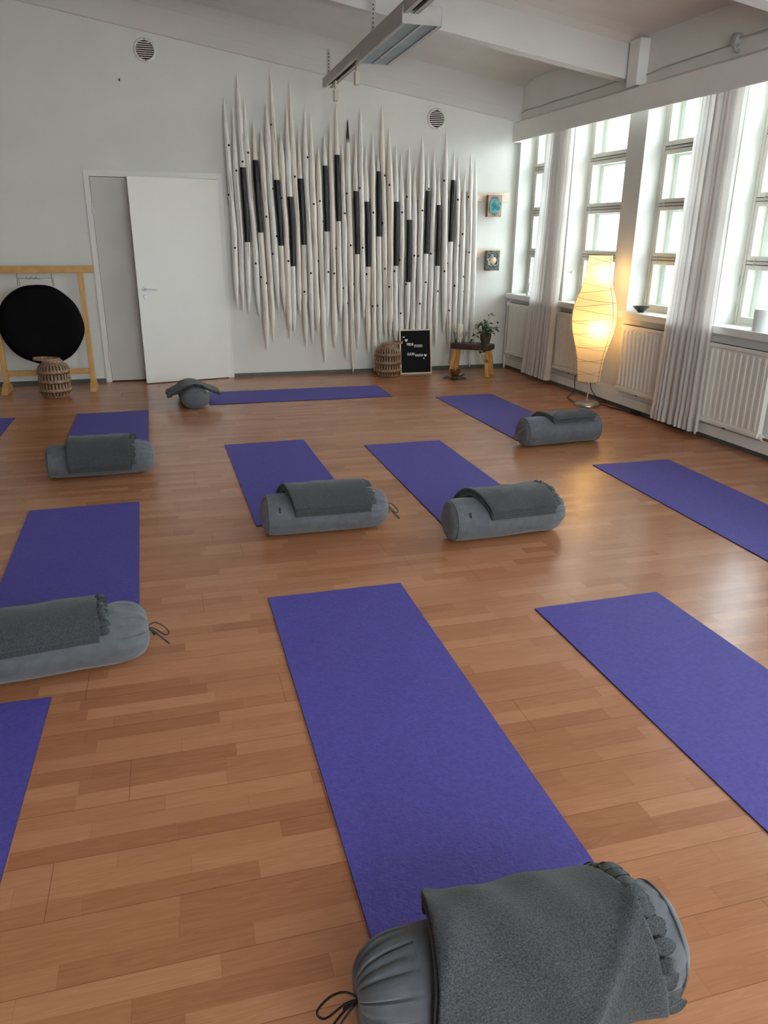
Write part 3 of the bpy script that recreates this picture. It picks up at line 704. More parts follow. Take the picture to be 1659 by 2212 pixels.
# ------------------------------------------------------------------ bolsters and blankets
def bolster(cx,cy,a,label,left='disc',right='gather',R=.115,L=.70,tagpos=None,string=None,seed=1,flap=False):
    T=thing('bolster',label,'bolster',(cx,cy,0),a,'grey bolsters on the studio floor')
    zc=R*.95; rnd=random.Random(seed)
    prof=[]
    def end(kind,sgn):
        out=[]
        if kind=='disc':
            for t in (1,.97,.85,.6,.3,0): out.append((L/2-.012+.012*(1-t)**.8+ (0),R*(.02 if t==0 else 0)+0))
            return [(L/2-.09,R,0),(L/2-.065,R*.995,.1),(L/2-.045,R*.975,.2),(L/2-.030,R*.94,.25),(L/2-.018,R*.88,.15),(L/2-.010,R*.80,.1),(L/2-.003,R*.65,.05),(L/2+.002,R*.45,0),(L/2+.005,R*.2,0),(L/2+.006,0,0)]
        q=[]
        for k in range(13):
            t=k/12; ang_=t*PI/2; q.append((L/2-.125+.125*sin(ang_)**1.0,R*max(cos(ang_),0)**.62,.15+sin(PI*min(t*1.0,1))**.8*1.0+.35*t))
        q[-1]=(L/2-.012,.0,0); q[-2]=(L/2-.004,R*.13,.8)
        return q
    Lp=[(-x,r,w) for x,r,w in reversed(end(left,-1))]; Rp=end(right,1)
    mid=[( -L/2+.12+(L-.24)*k/18,R,0) for k in range(19)]
    if left=='disc': mid=[(-L/2+.10,R,0)]+mid
    prof=Lp+mid+Rp
    n=144; vs=[]
    for x,r,wg in prof:
        for j in range(n):
            th=2*PI*j/n
            lump=.0055*noise.noise(Vector((x*7+seed*9,cos(th)*1.6,sin(th)*1.6)))
            nn=noise.noise(Vector((cos(th)*3.2,sin(th)*3.2,seed+(3 if x>0 else 0))))
            wr=wg*(.010*nn-.011*(1-abs(sin(8*th+seed+2.5*nn)))**3-.007*(1-abs(sin(11.5*th+seed*2+3*nn)))**4)*min(1,r/(R*.3)) if r>0 else 0
            # long soft creases
            cr=.003*noise.noise(Vector((x*18,th*1.2,seed)))*(1-abs(2*x/L))*.6
            rr=max(r+lump*(r/R)+wr+cr*(r/R),0)
            z=rr*cos(th); y=rr*sin(th)
            zb=-zc
            if z<zb+.012:   # settle on the floor
                z=zb+.012*math.exp((z-zb-.012)/.02)*1.0; 
                z=max(z,zb+.0)
            z*=1.0; y*=1+.03*(1-abs(cos(th)))
            vs.append((x,y,z+zc+.0008))
    k=len(prof); fs=[(i*n+j,i*n+(j+1)%n,(i+1)*n+(j+1)%n,(i+1)*n+j) for i in range(k-1) for j in range(n)]
    mb=MB(); mb.add(vs,fs,0,True)
    cov=mb.build('bolster_cover',M['bolster'],T)
    for sgn,kind in ((-1,left),(1,right)):
        if kind=='disc':
            s=MB(); s.tube([(sgn*(L/2-.028),R*.945*sin(t)*1.03,zc+max(R*.945*cos(t),-zc+.006)) for t in [2*PI*q/48 for q in range(48)]],.0028,6,closed=True)
            s.build('seam_piping',M['bolster'],T)
    if flap:
        s=MB(); s.tube([(-L/2-.006-.01*sin(PI*q/12),-.7*R+1.4*R*q/12,zc+R*.55-R*1.1*q/12) for q in range(13)],.005,6); s.build('end_flap',M['bolster'],T)
    if tagpos:
        th=1.05; s=MB(); x=tagpos; s.box((-.005,-.001,-.014),(.005,.002,.014),M=Matrix.Translation((x,-R*1.005*sin(th)*1.03,zc+R*cos(th)*1.005+.002))@Matrix.Rotation(-(PI/2-th),4,'X'))
        s.build('sewn_label',M['black'],T)
    if string:
        sg=string; ex=sg*(L/2-.012); pts=[]
        loops=[[(0,0,0),(.03,-.012,-.02),(.065,-.03,-.05),(.08,-.02,-.075),(.06,-.002,-.06),(.03,0,-.02),(0,0,0)],[(0,0,0),(.03,.012,.012),(.06,.024,-.01),(.085,.026,-.045),(.07,.012,-.05),(.03,.004,-.01),(0,0,0)]]
        s=MB()
        for lp in loops:
            P=[Vector((ex+sg*x,y,zc+z)) for x,y,z in lp]
            Q=[catmull(P,t/24) for t in range(25)]
            s.tube(Q,.0026,6)
        s.tube([Vector((ex,0,zc)),Vector((ex+sg*.02,.01,zc-.02)),Vector((ex+sg*.03,.02,zc-.045))],.004,6)
        s.build('drawstring',M['black'],T)
    return T

def blanket(cx,cy,a,label,R=.115,x0=-.24,x1=.23,s0=-.13,s1=.17,layers=3,skew=0,skr=None,flare=0,seed=1,th=.0115,fringe=1,wr=.006,frs=1.0,slack=0):
    T=thing('folded_blanket',label,'blanket',(cx,cy,0),a,'grey wool blankets folded on the bolsters')
    zc=R*.95; skr=skew if skr is None else skr
    def P(x,s,t):
        r=R+.0035; thm=.8 if flare else 1.42; c=s/(r+.0); 
        sg=1 if c>=0 else -1; ca=min(abs(c),thm)
        y=-(r+t)*sin(ca)*sg; z=(r+t)*cos(ca)
        ex=abs(c)-ca
        if ex>0: z-=ex*r*sin(thm)*(.8 if flare else 1); y-= sg*ex*r*cos(thm)*(1.25 if flare else .3)
        y*=1.02
        return Vector((x,y,max(z+zc,.006)))
    def wrk(x,s,amp):
        v=noise.noise(Vector((x*5+seed*5,s*7,seed)))+.6*noise.noise(Vector((x*9-s*6,s*5+seed,seed*2)))
        ridge=max(0,1-abs(noise.noise(Vector((x*4+s*5,seed*3.1,s*1.5)))*4))**2
        return amp*(max(v,-.5)+.5+.8*ridge)
    body=MB()
    def layer(x0,x1,s0,s1,tb,h,amp,nx=44,ns=30):
        # closed slab with rounded rim
        out=[]
        for k in range(ns+1): out.append((s0+(s1-s0)*k/ns,1))
        for k in range(1,6): an=PI*k/6; out.append((s1+h/2*sin(an),cos(an)))
        for k in range(ns+1): out.append((s1-(s1-s0)*k/ns,-1))
        for k in range(1,6): an=PI*k/6; out.append((s0-h/2*sin(an),-cos(an)))
        n=len(out); vs=[]; xs=[0,.004,.02]+[k/nx for k in range(2,nx-1)]+[.98,.996,1]
        for xi in xs:
            e=1.0
            if xi<.02: e=[.15,.7,1][[0,.004,.02].index(xi)]
            if xi>.98: e=[.7,.25][[.996,1].index(xi)]
            for s,tt in out:
                x=x0+(x1-x0)*xi+(skew*(1-xi)+skr*xi)*s
                w_=wrk(x,s,amp)
                vs.append(P(x,s,tb+h/2+tt*h/2*e*.96+w_+slack*math.exp(-((s+.02)/.05)**2)*.5))
        fs=[(i*n+j,i*n+(j+1)%n,(i+1)*n+(j+1)%n,(i+1)*n+j) for i in range(len(xs)-1) for j in range(n)]
        fs+=[tuple(range(n)),tuple((len(xs)-1)*n+j for j in range(n-1,-1,-1))]
        body.add(vs,fs,0,True)
    for l in range(layers):
        tb=.001+l*(th+.0025); ds=.011*(layers-1-l)
        layer(x0+.004*(l%2),x1-.006*((l+1)%2),s0-ds*.3,s1+ds*1.6-(.003 if l%2 else 0),tb,th,wr)
    body.build('blanket_body',M['blanket'],T,recalc=True)
    if fringe:
        rnd=random.Random(seed*31)
        fr=MB(); rows=[(layers-1,0),(max(layers-2,0),.5)]
        for l,offs in rows:
            tb=.001+l*(th+.0025)+th*.5; n=int((s1-s0)/.0165/frs)
            for k in range(n):
                s=s0+(s1-s0)*(k+.5+offs*.6)/n
                if s>s1: continue
                ln=rnd.uniform(.028,.040)*frs; wd=.0072*frs; lift=rnd.uniform(-.002,.013)*frs; tw=rnd.uniform(-.6,.6); dr=rnd.uniform(-.006,.006)
                def ff(a_,b_,s=s,ln=ln,wd=wd,lift=lift,tw=tw,tb=tb,dr=dr):
                    t=a_; w_=wd*(1 if t<.55 else math.sqrt(max(1-((t-.55)/.46)**2,0)))*(.75+.35*sin(PI*t))
                    q=(b_-.5)*2; ss=s+q*w_*cos(tw*t)+dr*t; x=x1-.008+ln*t+skr*s
                    return P(x,ss,tb+wrk(x1,s,wr)*(1-.3*t)+lift*sin(PI*t*.9)+q*w_*sin(tw*t)*.8-.006*t*t+.003*q*q)
                fr.grid(ff,7,4)
                def ff2(a_,b_,ff=ff): v=ff(a_,b_).copy(); v.z-=.0028; return v
                fr.grid(ff2,7,4)
        fr.build('fringe',M['blanket'],T,recalc=False)
    return T

BO=[
 # cx,cy,ang, left,right, tag, string, blanket params, labels
 (.745,3.895,-.015,'disc','gather',-.265,1,dict(x0=-.225,x1=.215,s0=-.12,s1=.125,seed=2,layers=3,slack=.014,skew=.26,skr=.14),'grey bolster at the foot of the left centre mat, black cord at its right end','dark grey folded blanket on the bolster of the left centre mat'),
 (1.685,3.590,.055,'disc','gather',-.255,0,dict(x0=-.20,x1=.215,s0=-.13,s1=.12,seed=3,layers=3,wr=.008,skew=.38,skr=.2),'grey bolster at the foot of the right centre mat','dark grey fringed blanket on the bolster of the right centre mat'),
 (2.915,5.315,.075,'disc','disc',None,0,dict(x0=-.16,x1=.24,s0=-.12,s1=.09,seed=4,layers=2,wr=.010,skew=.35,skr=.1),'grey bolster by the lamp-side mat with a flap across its end','dark grey rumpled blanket on the bolster nearest the paper lamp'),
 (-.525,5.285,.012,'disc','gather',None,0,dict(x0=-.20,x1=.20,s0=-.13,s1=.20,seed=5,layers=3),'grey bolster in front of the mat before the gong and door','dark grey blanket hanging to the floor from the bolster before the door'),
 (-.525,2.715,.115,'disc','gather',None,1,dict(x0=-.30,x1=.175,s0=-.12,s1=.125,seed=6,layers=2,th=.017,wr=.004,frs=1.15),'grey bolster at the left edge with a black drawstring tied at its gathered end','thick dark grey blanket on the bolster at the left edge'),
 (.592,1.05,-.035,'gather','disc',None,-1,dict(x0=-.20,x1=.225,s0=-.17,s1=.20,seed=8,layers=2,th=.015,wr=.021,frs=1.45,skew=-.2,skr=.12),'large grey bolster in the nearest foreground at the bottom of the photo','large dark grey fringed blanket on the nearest foreground bolster'),
]
for i,(cx,cy,an,lf_,rg,tp,st,bp_,lb,lb2) in enumerate(BO):
    bolster(cx,cy,an,lb,lf_,rg,tagpos=tp,string=st,seed=i+1,flap=(i==2))
    blanket(cx,cy,an,lb2,**bp_)
bb=bolster(.150,7.585,PI/2+.07,'grey bolster seen end-on at the left end of the crosswise mat','disc','disc',seed=9); bb.scale=(1,1.13,.82)
bb=blanket(.150,7.585,PI/2+.07+PI,'dark grey blanket drooping over both sides of the end-on bolster',x0=-.06,x1=.27,s0=-.21,s1=.21,seed=10,layers=2,wr=.010,flare=1); bb.scale=(1,1.13,.84)

# ------------------------------------------------------------------ gong
G=thing('gong_stand','honey wood gong stand with a black covered gong beside the door','gong',(-1.25,8.5,0))
g=MB(); g.box((-.57,-.03,1.174),(.555,.03,1.241)); g.build('top_beam',M['gongw'],G,bevel=.008)
for sx in (-1,1):
    MB().box((sx*.42-.026,-.022,.09),(sx*.42+.026,.022,1.178)).build('upright',M['gongpost'],G,bevel=.004)
    pr=[(-.16,0),(.16,0),(.16,.03),(.13,.05),(.06,.095),(-.06,.095),(-.13,.05),(-.16,.03)]
    MB().prism(pr,-.028,.028,M=Matrix.Translation((sx*.42,0,0))@Matrix.Rotation(PI/2,4,'Z')).build('foot',M['gongw'],G,bevel=.004)
MB().box((-.395,-.012,.165),(.395,.012,.218)).build('cross_bar',M['gongw'],G,bevel=.003)
g=MB(); RG=.395
def wobg(an,z): return 1+.012*sin(2*an+.6)+.008*sin(5*an+1)+.006*sin(9*an)
g.lathe([(0,-.028),(.12,-.03),(.25,-.034),(.34,-.037),(.378,-.032),(.395,-.012),(.395,.012),(.378,.032),(.3,.03),(0,.028)],64,c=(.0,-.04,.675),M=Matrix.Rotation(-PI/2,4,'X')@Matrix.Identity(4),wob=wobg)
for v in g.v:
    v.y+=.008*noise.noise(Vector((v.x*6,v.z*6,0)))
gg=g.build('gong_cover',M['cover'],G); gg['label']='black zipped fabric cover over the round gong'
s=MB()
for x in (-.165,.15):
    s.tube([(x,-.02,1.17),(x,-.03,1.13),(x+.006*(-1 if x<0 else 1),-.035,1.05)],.004,6); s.tube([(x+.01,-.02,1.13),(x+.016,-.03,1.05)],.003,6)
s.tube([(-.165,-.03,1.125),(0,-.03,1.122),(.15,-.03,1.128)],.0035,6)
for k in range(6): s.tube([(-.09+.02*k,-.03,1.125),(-.08+.024*k,-.035,1.14-.02*(k%2)),(-.07+.02*k,-.03,1.118)],.004,5)
s.build('hanging_cord',M['rope'],G)

# ------------------------------------------------------------------ bamboo lanterns
def lantern(x,y,rz,label,tilt):
    T=thing('bamboo_lantern',label,'lantern',(x,y,0),rz,'slatted bamboo lanterns')
    R=.148; H=.335
    def rp(t):  # radius along height
        return R*(1-.42*max(0,(abs(t-.47)-.30)/.23)**2.2)
    s=MB(); n=28
    for k in range(n):
        a=2*PI*k/n; w_=.0102
        vs=[]; K=18
        for q in range(K+1):
            t=q/K; r=rp(t); z=.012+H*t
            for dr in (0,-.003):
                for da in (-1,1):
                    vs.append(((r+dr)*cos(a)-da*w_*sin(a),(r+dr)*sin(a)+da*w_*cos(a),z))
        fs=[]
        for q in range(K):
            b=q*4; fs+= [(b,b+1,b+5,b+4),(b+2,b+6,b+7,b+3),(b,b+4,b+6,b+2),(b+1,b+3,b+7,b+5)]
        s.add(vs,fs)
    s.build('slats',M['bamboo'],T)['kind']='stuff'
    for t in (.18,.44,.72):
        b=MB(); z=.012+H*t; r0=rp(t)
        b.lathe([(r0+.006,z-.019),(r0+.008,z),(r0+.006,z+.019),(r0+.001,z+.019),(r0+.001,z-.019)]+[(r0+.006,z-.019)],48); b.build('band',M['bamboo'],T)
    b=MB(); z=.012+H; r0=rp(1)
    b.lathe([(r0+.008,z-.008),(r0+.012,z+.002),(r0+.008,z+.012),(r0-.006,z+.012),(r0-.006,z-.008),(r0+.008,z-.008)],40); b.build('rim',M['bamboo'],T); b=MB(); b.lathe([(0,.004),(rp(0)+.004,.004),(rp(0)+.006,.014),(rp(0)-.004,.02),(0,.016)],40)
    b.build('base_ring',M['bamboo'],T)
    b=MB(); b.lathe([(rp(t_/10)*.80,.018+H*.97*t_/10) for t_ in range(11)]+[(rp(1)*.76,.018+H*.97),(rp(.1)*.70,.05),(0,.05)],32); b.build('shade_shell',M['lantern_in'],T)  # dark shell added to give the lantern a shaded core
    # bentwood ring handle lying tilted on the rim
    Mt=Matrix.Translation((-.045,-.0,z+.026))@Matrix.Rotation(tilt,4,'Y')
    h=MB(); pts=[Mt@Vector((.125*cos(q)*1.0,.085*sin(q),0)) for q in [2*PI*i/40 for i in range(40)]]
    vs=[];fs=[]
    for i,pnt in enumerate(pts):
        nx=Mt.to_3x3()@Vector((cos(2*PI*i/40)*.003,sin(2*PI*i/40)*.003,0)); nz=Mt.to_3x3()@Vector((0,0,.011))
        vs+= [pnt-nx-nz,pnt+nx-nz,pnt+nx+nz,pnt-nx+nz]
    for i in range(40):
        for j in range(4): fs.append((i*4+j,i*4+(j+1)%4,((i+1)%40)*4+(j+1)%4,((i+1)%40)*4+j))
    h.add(vs,fs); h.build('handle',M['bamboo'],T)
lantern(-1.165,8.20,0,'brown slatted bamboo lantern standing in front of the gong',.05)
lantern(2.425,8.62,PI-.1,'brown slatted bamboo lantern beside the black letter board',.10)

# ------------------------------------------------------------------ letter board
LB=thing('letter_board','black felt letter board in a light wood frame reading PIENI STUDIO SUURI RAUHA','letter board',(2.79,8.665,0),-.015)
LB.rotation_euler=(-.165,0,-.02)
W2,H2=.195,.515
f=MB(); f.box((-W2,-.0,0),(-W2+.014,.022,H2)); f.box((W2-.014,0,0),(W2,.022,H2)); f.box((-W2+.014,0,0),(W2-.014,.022,.014)); f.box((-W2+.014,0,H2-.014),(W2-.014,.022,H2))
f.build('frame',M['lframe'],LB,bevel=.002)
f=MB(); f.box((-W2+.012,.008,.012),(W2-.012,.018,H2-.012))
for k in range(80): 
    z=.016+k*(H2-.032)/80; f.box((-W2+.014,.0068,z),(W2-.014,.0085,z+.0038))
felt=f.build('felt_panel',M['feltb'],LB)
def word(txt,x0,x1,zb,hh):
    cu=bpy.data.curves.new('t','FONT'); cu.body=txt; cu.size=1; cu.extrude=.04; cu.offset=.012
    to=bpy.data.objects.new('t',cu); C.objects.link(to); bpy.context.view_layer.update()
    me=bpy.data.meshes.new_from_object(to.evaluated_get(bpy.context.evaluated_depsgraph_get()))
    bpy.data.objects.remove(to); bpy.data.curves.remove(cu)
    xs=[v.co.x for v in me.vertices]; ys=[v.co.y for v in me.vertices]
    sx=(x1-x0)/(max(xs)-min(xs)); sy=hh/(max(ys)-min(ys)); mx=min(xs); my=min(ys)
    for v in me.vertices: v.co=Vector((x0+(v.co.x-mx)*sx,.005-v.co.z*.06,zb+(v.co.y-my)*sy))
    me.materials.append(M['letters']); me.name='lettering'
    o=bpy.data.objects.new('lettering',me); C.objects.link(o); o.parent=felt; return o
def bx_(z): return -W2+(z-322)/388*2*W2
def bz_(z): return H2*(802-z)/515
word('PIENI',bx_(410),bx_(488),bz_(474),.031); word('STUDIO',bx_(499),bx_(600),bz_(494),.031)
word('SUURI',bx_(412),bx_(500),bz_(587),.031); word('RAUHA',bx_(511),bx_(607),bz_(602),.029)
for hx,hz_,hs in ((373,374,.011),(403,411,.018),(635,590,.018),(616,626,.010)):
    pts=[]
    for k in range(28):
        t=2*PI*k/28; pts.append((bx_(hx)+hs*16*sin(t)**3/16,bz_(hz_)+hs*(13*cos(t)-5*cos(2*t)-2*cos(3*t)-cos(4*t))/16))
    MB().prism(pts,.002,.0075).build('heart',M['letters'],felt)

# ------------------------------------------------------------------ stool, candle, plant, bowl
ST=thing('wooden_stool','low wooden stool with a dark seat and splayed light legs in the corner','stool',(3.42,8.48,0),-.64)
pts=[]
for k in range(36):
    t=2*PI*k/36; c_,s_=cos(t),sin(t)
    pts.append((.245*(abs(c_)**.35)*(1 if c_>0 else -1)+.006*sin(5*t),.12*(abs(s_)**.4)*(1 if s_>0 else -1)+.005*sin(3*t+1)))
m_=MB().prism(pts,-.30,-.362,M=Matrix.Rotation(-PI/2,4,'X')@Matrix.Identity(4)); 
for v in m_.v: v.y=-v.y if False else v.y
m_.build('seat',M['seat'],ST,bevel=.012,seg=3)
for sx in (-1,1):
    for sy in (-1,1):
        l=MB(); tx,ty=sx*.185,sy*.07; bx2,by2=sx*.225,sy*.12
        a_=.022; vs=[(tx-a_,ty-a_,.305),(tx+a_,ty-a_,.305),(tx+a_,ty+a_,.305),(tx-a_,ty+a_,.305),(bx2-a_,by2-a_,.0),(bx2+a_,by2-a_,.0),(bx2+a_,by2+a_,.0),(bx2-a_,by2+a_,.0)]
        l.add(vs,[(0,1,2,3),(7,6,5,4),(0,4,5,1),(1,5,6,2),(2,6,7,3),(3,7,4,0)]); l.build('leg',M['leg'],ST,bevel=.004)
SZ=.3625
cb=Vector((3.285,8.56,SZ))
CD=thing('pillar_candle','white pillar candle on the left side of the stool, inside twigs','candle',cb)
MB().lathe([(0,.012),(.034,.012),(.036,.02),(.036,.20),(.033,.215),(.02,.214),(0,.208)],28).build('candle',M['wax'],CD)
MB().tube([(0,0,.208),(.001,0,.222)],.0016,5).build('wick',M['black'],CD)
CH=thing('twig_candle_holder','dark twig and glass holder around the white candle','candle holder',cb)
MB().lathe([(0,0),(.05,0),(.05,.010),(.047,.011),(0,.011)],28).build('glass_base',M['glass'],CH)
t=MB(); rnd=random.Random(4)
for k in range(15):
    a=2*PI*k/15+rnd.uniform(-.1,.1); P=[Vector((.052*cos(a),.052*sin(a),.003))]; h=rnd.uniform(.10,.17); o_=rnd.uniform(.0,.035)
    for q in range(1,6):
        f_=q/5; rr=.052+o_*f_; P.append(Vector((rr*cos(a+rnd.uniform(-.12,.12)),rr*sin(a+rnd.uniform(-.12,.12)),h*f_)))
    t.tube(P,[.003,.0028,.0026,.0022,.0016,.0008],5)
    if rnd.random()<.8: b=P[3]; t.tube([b,b+Vector((cos(a)*.012,sin(a)*.012,.02)),b+Vector((cos(a)*.03,sin(a)*.03,.05))],[.002,.0014,.0006],5)
t.build('twigs',M['twig'],CH)['kind']='stuff'
PL=thing('potted_plant','trailing green leafy plant in a brown pot on the right of the stool','plant',(3.545,8.40,SZ))
MB().lathe([(0,0),(.045,0),(.06,.05),(.066,.10),(.066,.112),(.058,.112),(.056,.095),(0,.09)],28).build('pot',M['pot'],PL)
def leaf(mb,pos,d,nrm,ln,wd):
    d=d.normalized(); n_=nrm-d*nrm.dot(d); n_.normalize(); s_=d.cross(n_)
    def fn(a,b):
        w_=wd*(sin(PI*min(1,a*.94+.06)**.62))*(1-.25*a); q=(b-.5)*2
        return pos+d*ln*a+s_*w_*q*.5+n_*(-.25*ln*a*a+.12*wd*abs(q))
    mb.grid(fn,7,4)
lv=MB(); stm=MB(); rnd=random.Random(21)
def vine(P,nl,sz):
    Q=[catmull(P,t/16) for t in range(17)]; stm.tube(Q,.0022,5)
    for k in range(nl):
        t=(k+.6)/nl; p=catmull(P,t); a=rnd.uniform(0,2*PI)
        d=Vector((cos(a),sin(a)-.35,rnd.uniform(-.4,.5))); q=p+d.normalized()*.02; stm.tube([p,q],.0012,4)
        leaf(lv,q,d+Vector((0,0,-.25)),Vector((rnd.uniform(-.4,.4),-.6,.9)),sz*rnd.uniform(.75,1.2),sz*rnd.uniform(.6,.85))
o_=Vector((0,0,.10))
for k in range(11):
    a=2*PI*k/11; h=rnd.uniform(.05,.17); r_=rnd.uniform(.05,.10)
    vine([o_,o_+Vector((cos(a)*r_*.4,sin(a)*r_*.4,h*.7)),o_+Vector((cos(a)*r_,sin(a)*r_,h)),o_+Vector((cos(a)*r_*1.4,sin(a)*r_*1.4,h*.75))],5,.052)
vine([o_,o_+Vector((.01,0,.14)),o_+Vector((.03,-.02,.21)),o_+Vector((.0,-.03,.245))],4,.055)
vine([o_,o_+Vector((-.07,-.05,.05)),o_+Vector((-.12,-.12,-.10)),o_+Vector((-.10,-.15,-.20)),o_+Vector((-.06,-.16,-.30))],12,.045)
vine([o_,o_+Vector((-.05,-.07,.04)),o_+Vector((-.05,-.12,-.09)),o_+Vector((-.03,-.14,-.18))],8,.045)
vine([o_,o_+Vector((-.09,.0,.04)),o_+Vector((-.15,-.04,.0)),o_+Vector((-.18,-.07,-.07))],7,.042)
lv.build('leaves',M['leaf'],PL,recalc=False); stm.build('stems',M['leaf'],PL)
TU=thing('turtle_figurine','greenish metal turtle figurine on the floor under the bowl','figurine',(3.125,8.235,0),.35)
t=MB(); t.lathe([(0,.004),(.06,.005),(.072,.014),(.06,.026),(.03,.034),(0,.036)],24,M=Matrix.Diagonal((1.15,.85,1,1))); t.build('shell',M['turtle'],TU)
t=MB(); t.tube([(.07,0,.02),(.10,0,.028),(.125,.0,.036),(.138,0,.032)],[.012,.011,.013,.006],8); t.build('head',M['turtle'],TU)
for sx,sy in ((1,-1),(1,1),(-1,-1),(-1,1)):
    t=MB(); t.tube([(sx*.05,sy*.045,.014),(sx*.085,sy*.075,.012),(sx*.10-(.02 if sx>0 else 0),sy*.10,.004)],[.012,.012,.004],6); t.build('flipper',M['turtle'],TU)
BL=thing('singing_bowl','small bronze singing bowl resting on the turtle figurine','bowl',(3.12,8.235,.036))
MB().lathe([(0,0),(.03,.002),(.05,.018),(.060,.045),(.062,.066),(.058,.066),(.055,.045),(.045,.02),(0,.008)],32).build('bowl',M['bronze'],BL)
MA=thing('bowl_mallet','small wooden mallet standing in the singing bowl','mallet',(3.125,8.24,.050))
t=MB(); t.tube([(0,0,0),(.004,.006,.05),(.006,.01,.085)],[.006,.006,.0075],8); t.lathe([(0,.075),(.012,.078),(.014,.092),(.008,.102),(0,.104)],12,c=(.006,.01,0)); t.build('mallet',M['leg'],MA)

# ------------------------------------------------------------------ paper floor lamp
LP=thing('floor_lamp','tall glowing rice paper floor lamp on a silver base by the windows','floor lamp',(3.872,6.56,0),.30)
MB().lathe([(0,0),(.118,0),(.124,.006),(.122,.022),(.105,.034),(.05,.04),(0,.042)],48).build('base',M['silver'],LP)
MB().tube([(0,0,.04),(0,0,1.26)],.008,12).build('pole',M['silver'],LP)
prof_l=[(.237,.108),(.36,.118),(.50,.138),(.62,.170),(.74,.198),(.84,.206),(.93,.199),(1.02,.176),(1.10,.148),(1.18,.128),(1.28,.116),(1.394,.110)]
def rl(z):
    for i in range(len(prof_l)-1):
        if z<=prof_l[i+1][0]:
            f_=(z-prof_l[i][0])/(prof_l[i+1][0]-prof_l[i][0]); f_=max(0,f_)
            a0=prof_l[max(i-1,0)][1];a1=prof_l[i][1];a2=prof_l[i+1][1];a3=prof_l[min(i+2,len(prof_l)-1)][1]
            return .5*((2*a1)+(a2-a0)*f_+(2*a0-5*a1+4*a2-a3)*f_**2+(3*a1-a0-3*a2+a3)*f_**3)
    return prof_l[-1][1]
def lamp_pt(th,z,o=0):
    # soft three-sided paper tube
    r=rl(z)*(1.0+.10*(cos(3*(th-.5))))/1.04+o+.0015*noise.noise(Vector((cos(th)*4,sin(th)*4,z*9)))
    return Vector((r*cos(th),r*sin(th),z))
sh=MB(); sh.grid(lambda a,b:lamp_pt(2*PI*a,.237+1.157*b),60,70,wrapu=True)
sh=sh.build('lamp_shade',M['paper'],LP,recalc=False)
wr_=MB()
for k in range(3):
    th=.5+2*PI*k/3; wr_.tube([lamp_pt(th,.237+1.157*q/30,.001) for q in range(31)],.0022,5)
for z in (.237,1.394): wr_.tube([lamp_pt(2*PI*q/40,z,0) for q in range(40)],.002,5,closed=True)
rnd=random.Random(3)
for sg,ph,pitch in ((1,0,.125),(-1,1.1,.115)):
    n_=int((1.385-.25)/pitch*36); jit=[rnd.uniform(-.014,.014) for _ in range(200)]
    P=[]
    for q in range(n_):
        g=q/12; k_=int(g); f_=g-k_; z=.25+pitch*q/36+(jit[k_]*(1-f_)+jit[k_+1]*f_)
        P.append(lamp_pt(ph+sg*2*PI*q/36,min(1.388,max(.243,z)),.0012))
    wr_.tube(P,.0016,4)
wr_.build('wire_frame',M['wire'],LP)
import math as _m
for k,(bz,ba,br) in enumerate(((.748,PI+1.15,.105),(1.215,-1.25,.055))):
    b=MB(); bxx,byy=br*cos(ba),br*sin(ba)
    b.lathe([(0,-.028),(.016,-.024),(.026,-.008),(.027,.006),(.02,.022),(.012,.034),(.011,.045)],16,c=(bxx,byy,bz)); b.build('bulb',M['bulb'],LP)
    MB().tube([(bxx,byy,bz+.043),(bxx,byy,bz+.08),(0,0,bz+.085)],.012,8).build('lamp_socket',M['white'],LP)
cbl=MB(); P=[Vector(p) for p in ((3.78,6.64,.012),(3.82,6.78,.006),(3.86,6.92,.006),(3.93,6.99,.02),(4.0,7.05,.05),(4.035,7.12,.16),(4.055,7.14,.24))]
cbl.tube([catmull(P,t/40) for t in range(41)],.0042,6)
P=[Vector(p) for p in ((3.94,6.66,.01),(4.04,6.64,.006),(4.085,6.55,.02),(4.07,6.75,.05),(4.075,6.86,.12),(4.085,6.88,.185))]
cbl.tube([catmull(P,t/40) for t in range(41)],.0042,6)
tag(cbl.build('lamp_cable',M['black']),'black lamp cable looping behind the silver lamp base','cable')
ex=MB(); P=[Vector(p) for p in ((3.98,6.55,.006),(4.04,6.48,.006),(4.02,6.40,.006),(4.06,6.28,.006),(4.09,6.18,.006),(4.10,6.10,.008),(4.115,5.95,.006),(4.13,5.7,.006),(4.14,5.4,.006))]
ex.tube([catmull(P,t/60) for t in range(61)],.004,6)
exo=ex.build('extension_cord',M['black']); tag(exo,'black extension cord along the skirting to the right of the lamp base','cord')
MB().box((4.085,6.02,.001),(4.125,6.14,.03)).build('socket_block',M['black'],exo,bevel=.006)
so=MB(); so.box((2.06,-.045,.155),(2.14,-.012,.225),M=RW); tag(so.build('wall_socket',M['plastic'],bevel=.004),'cream wall socket low on the wall behind the lamp pole','socket')

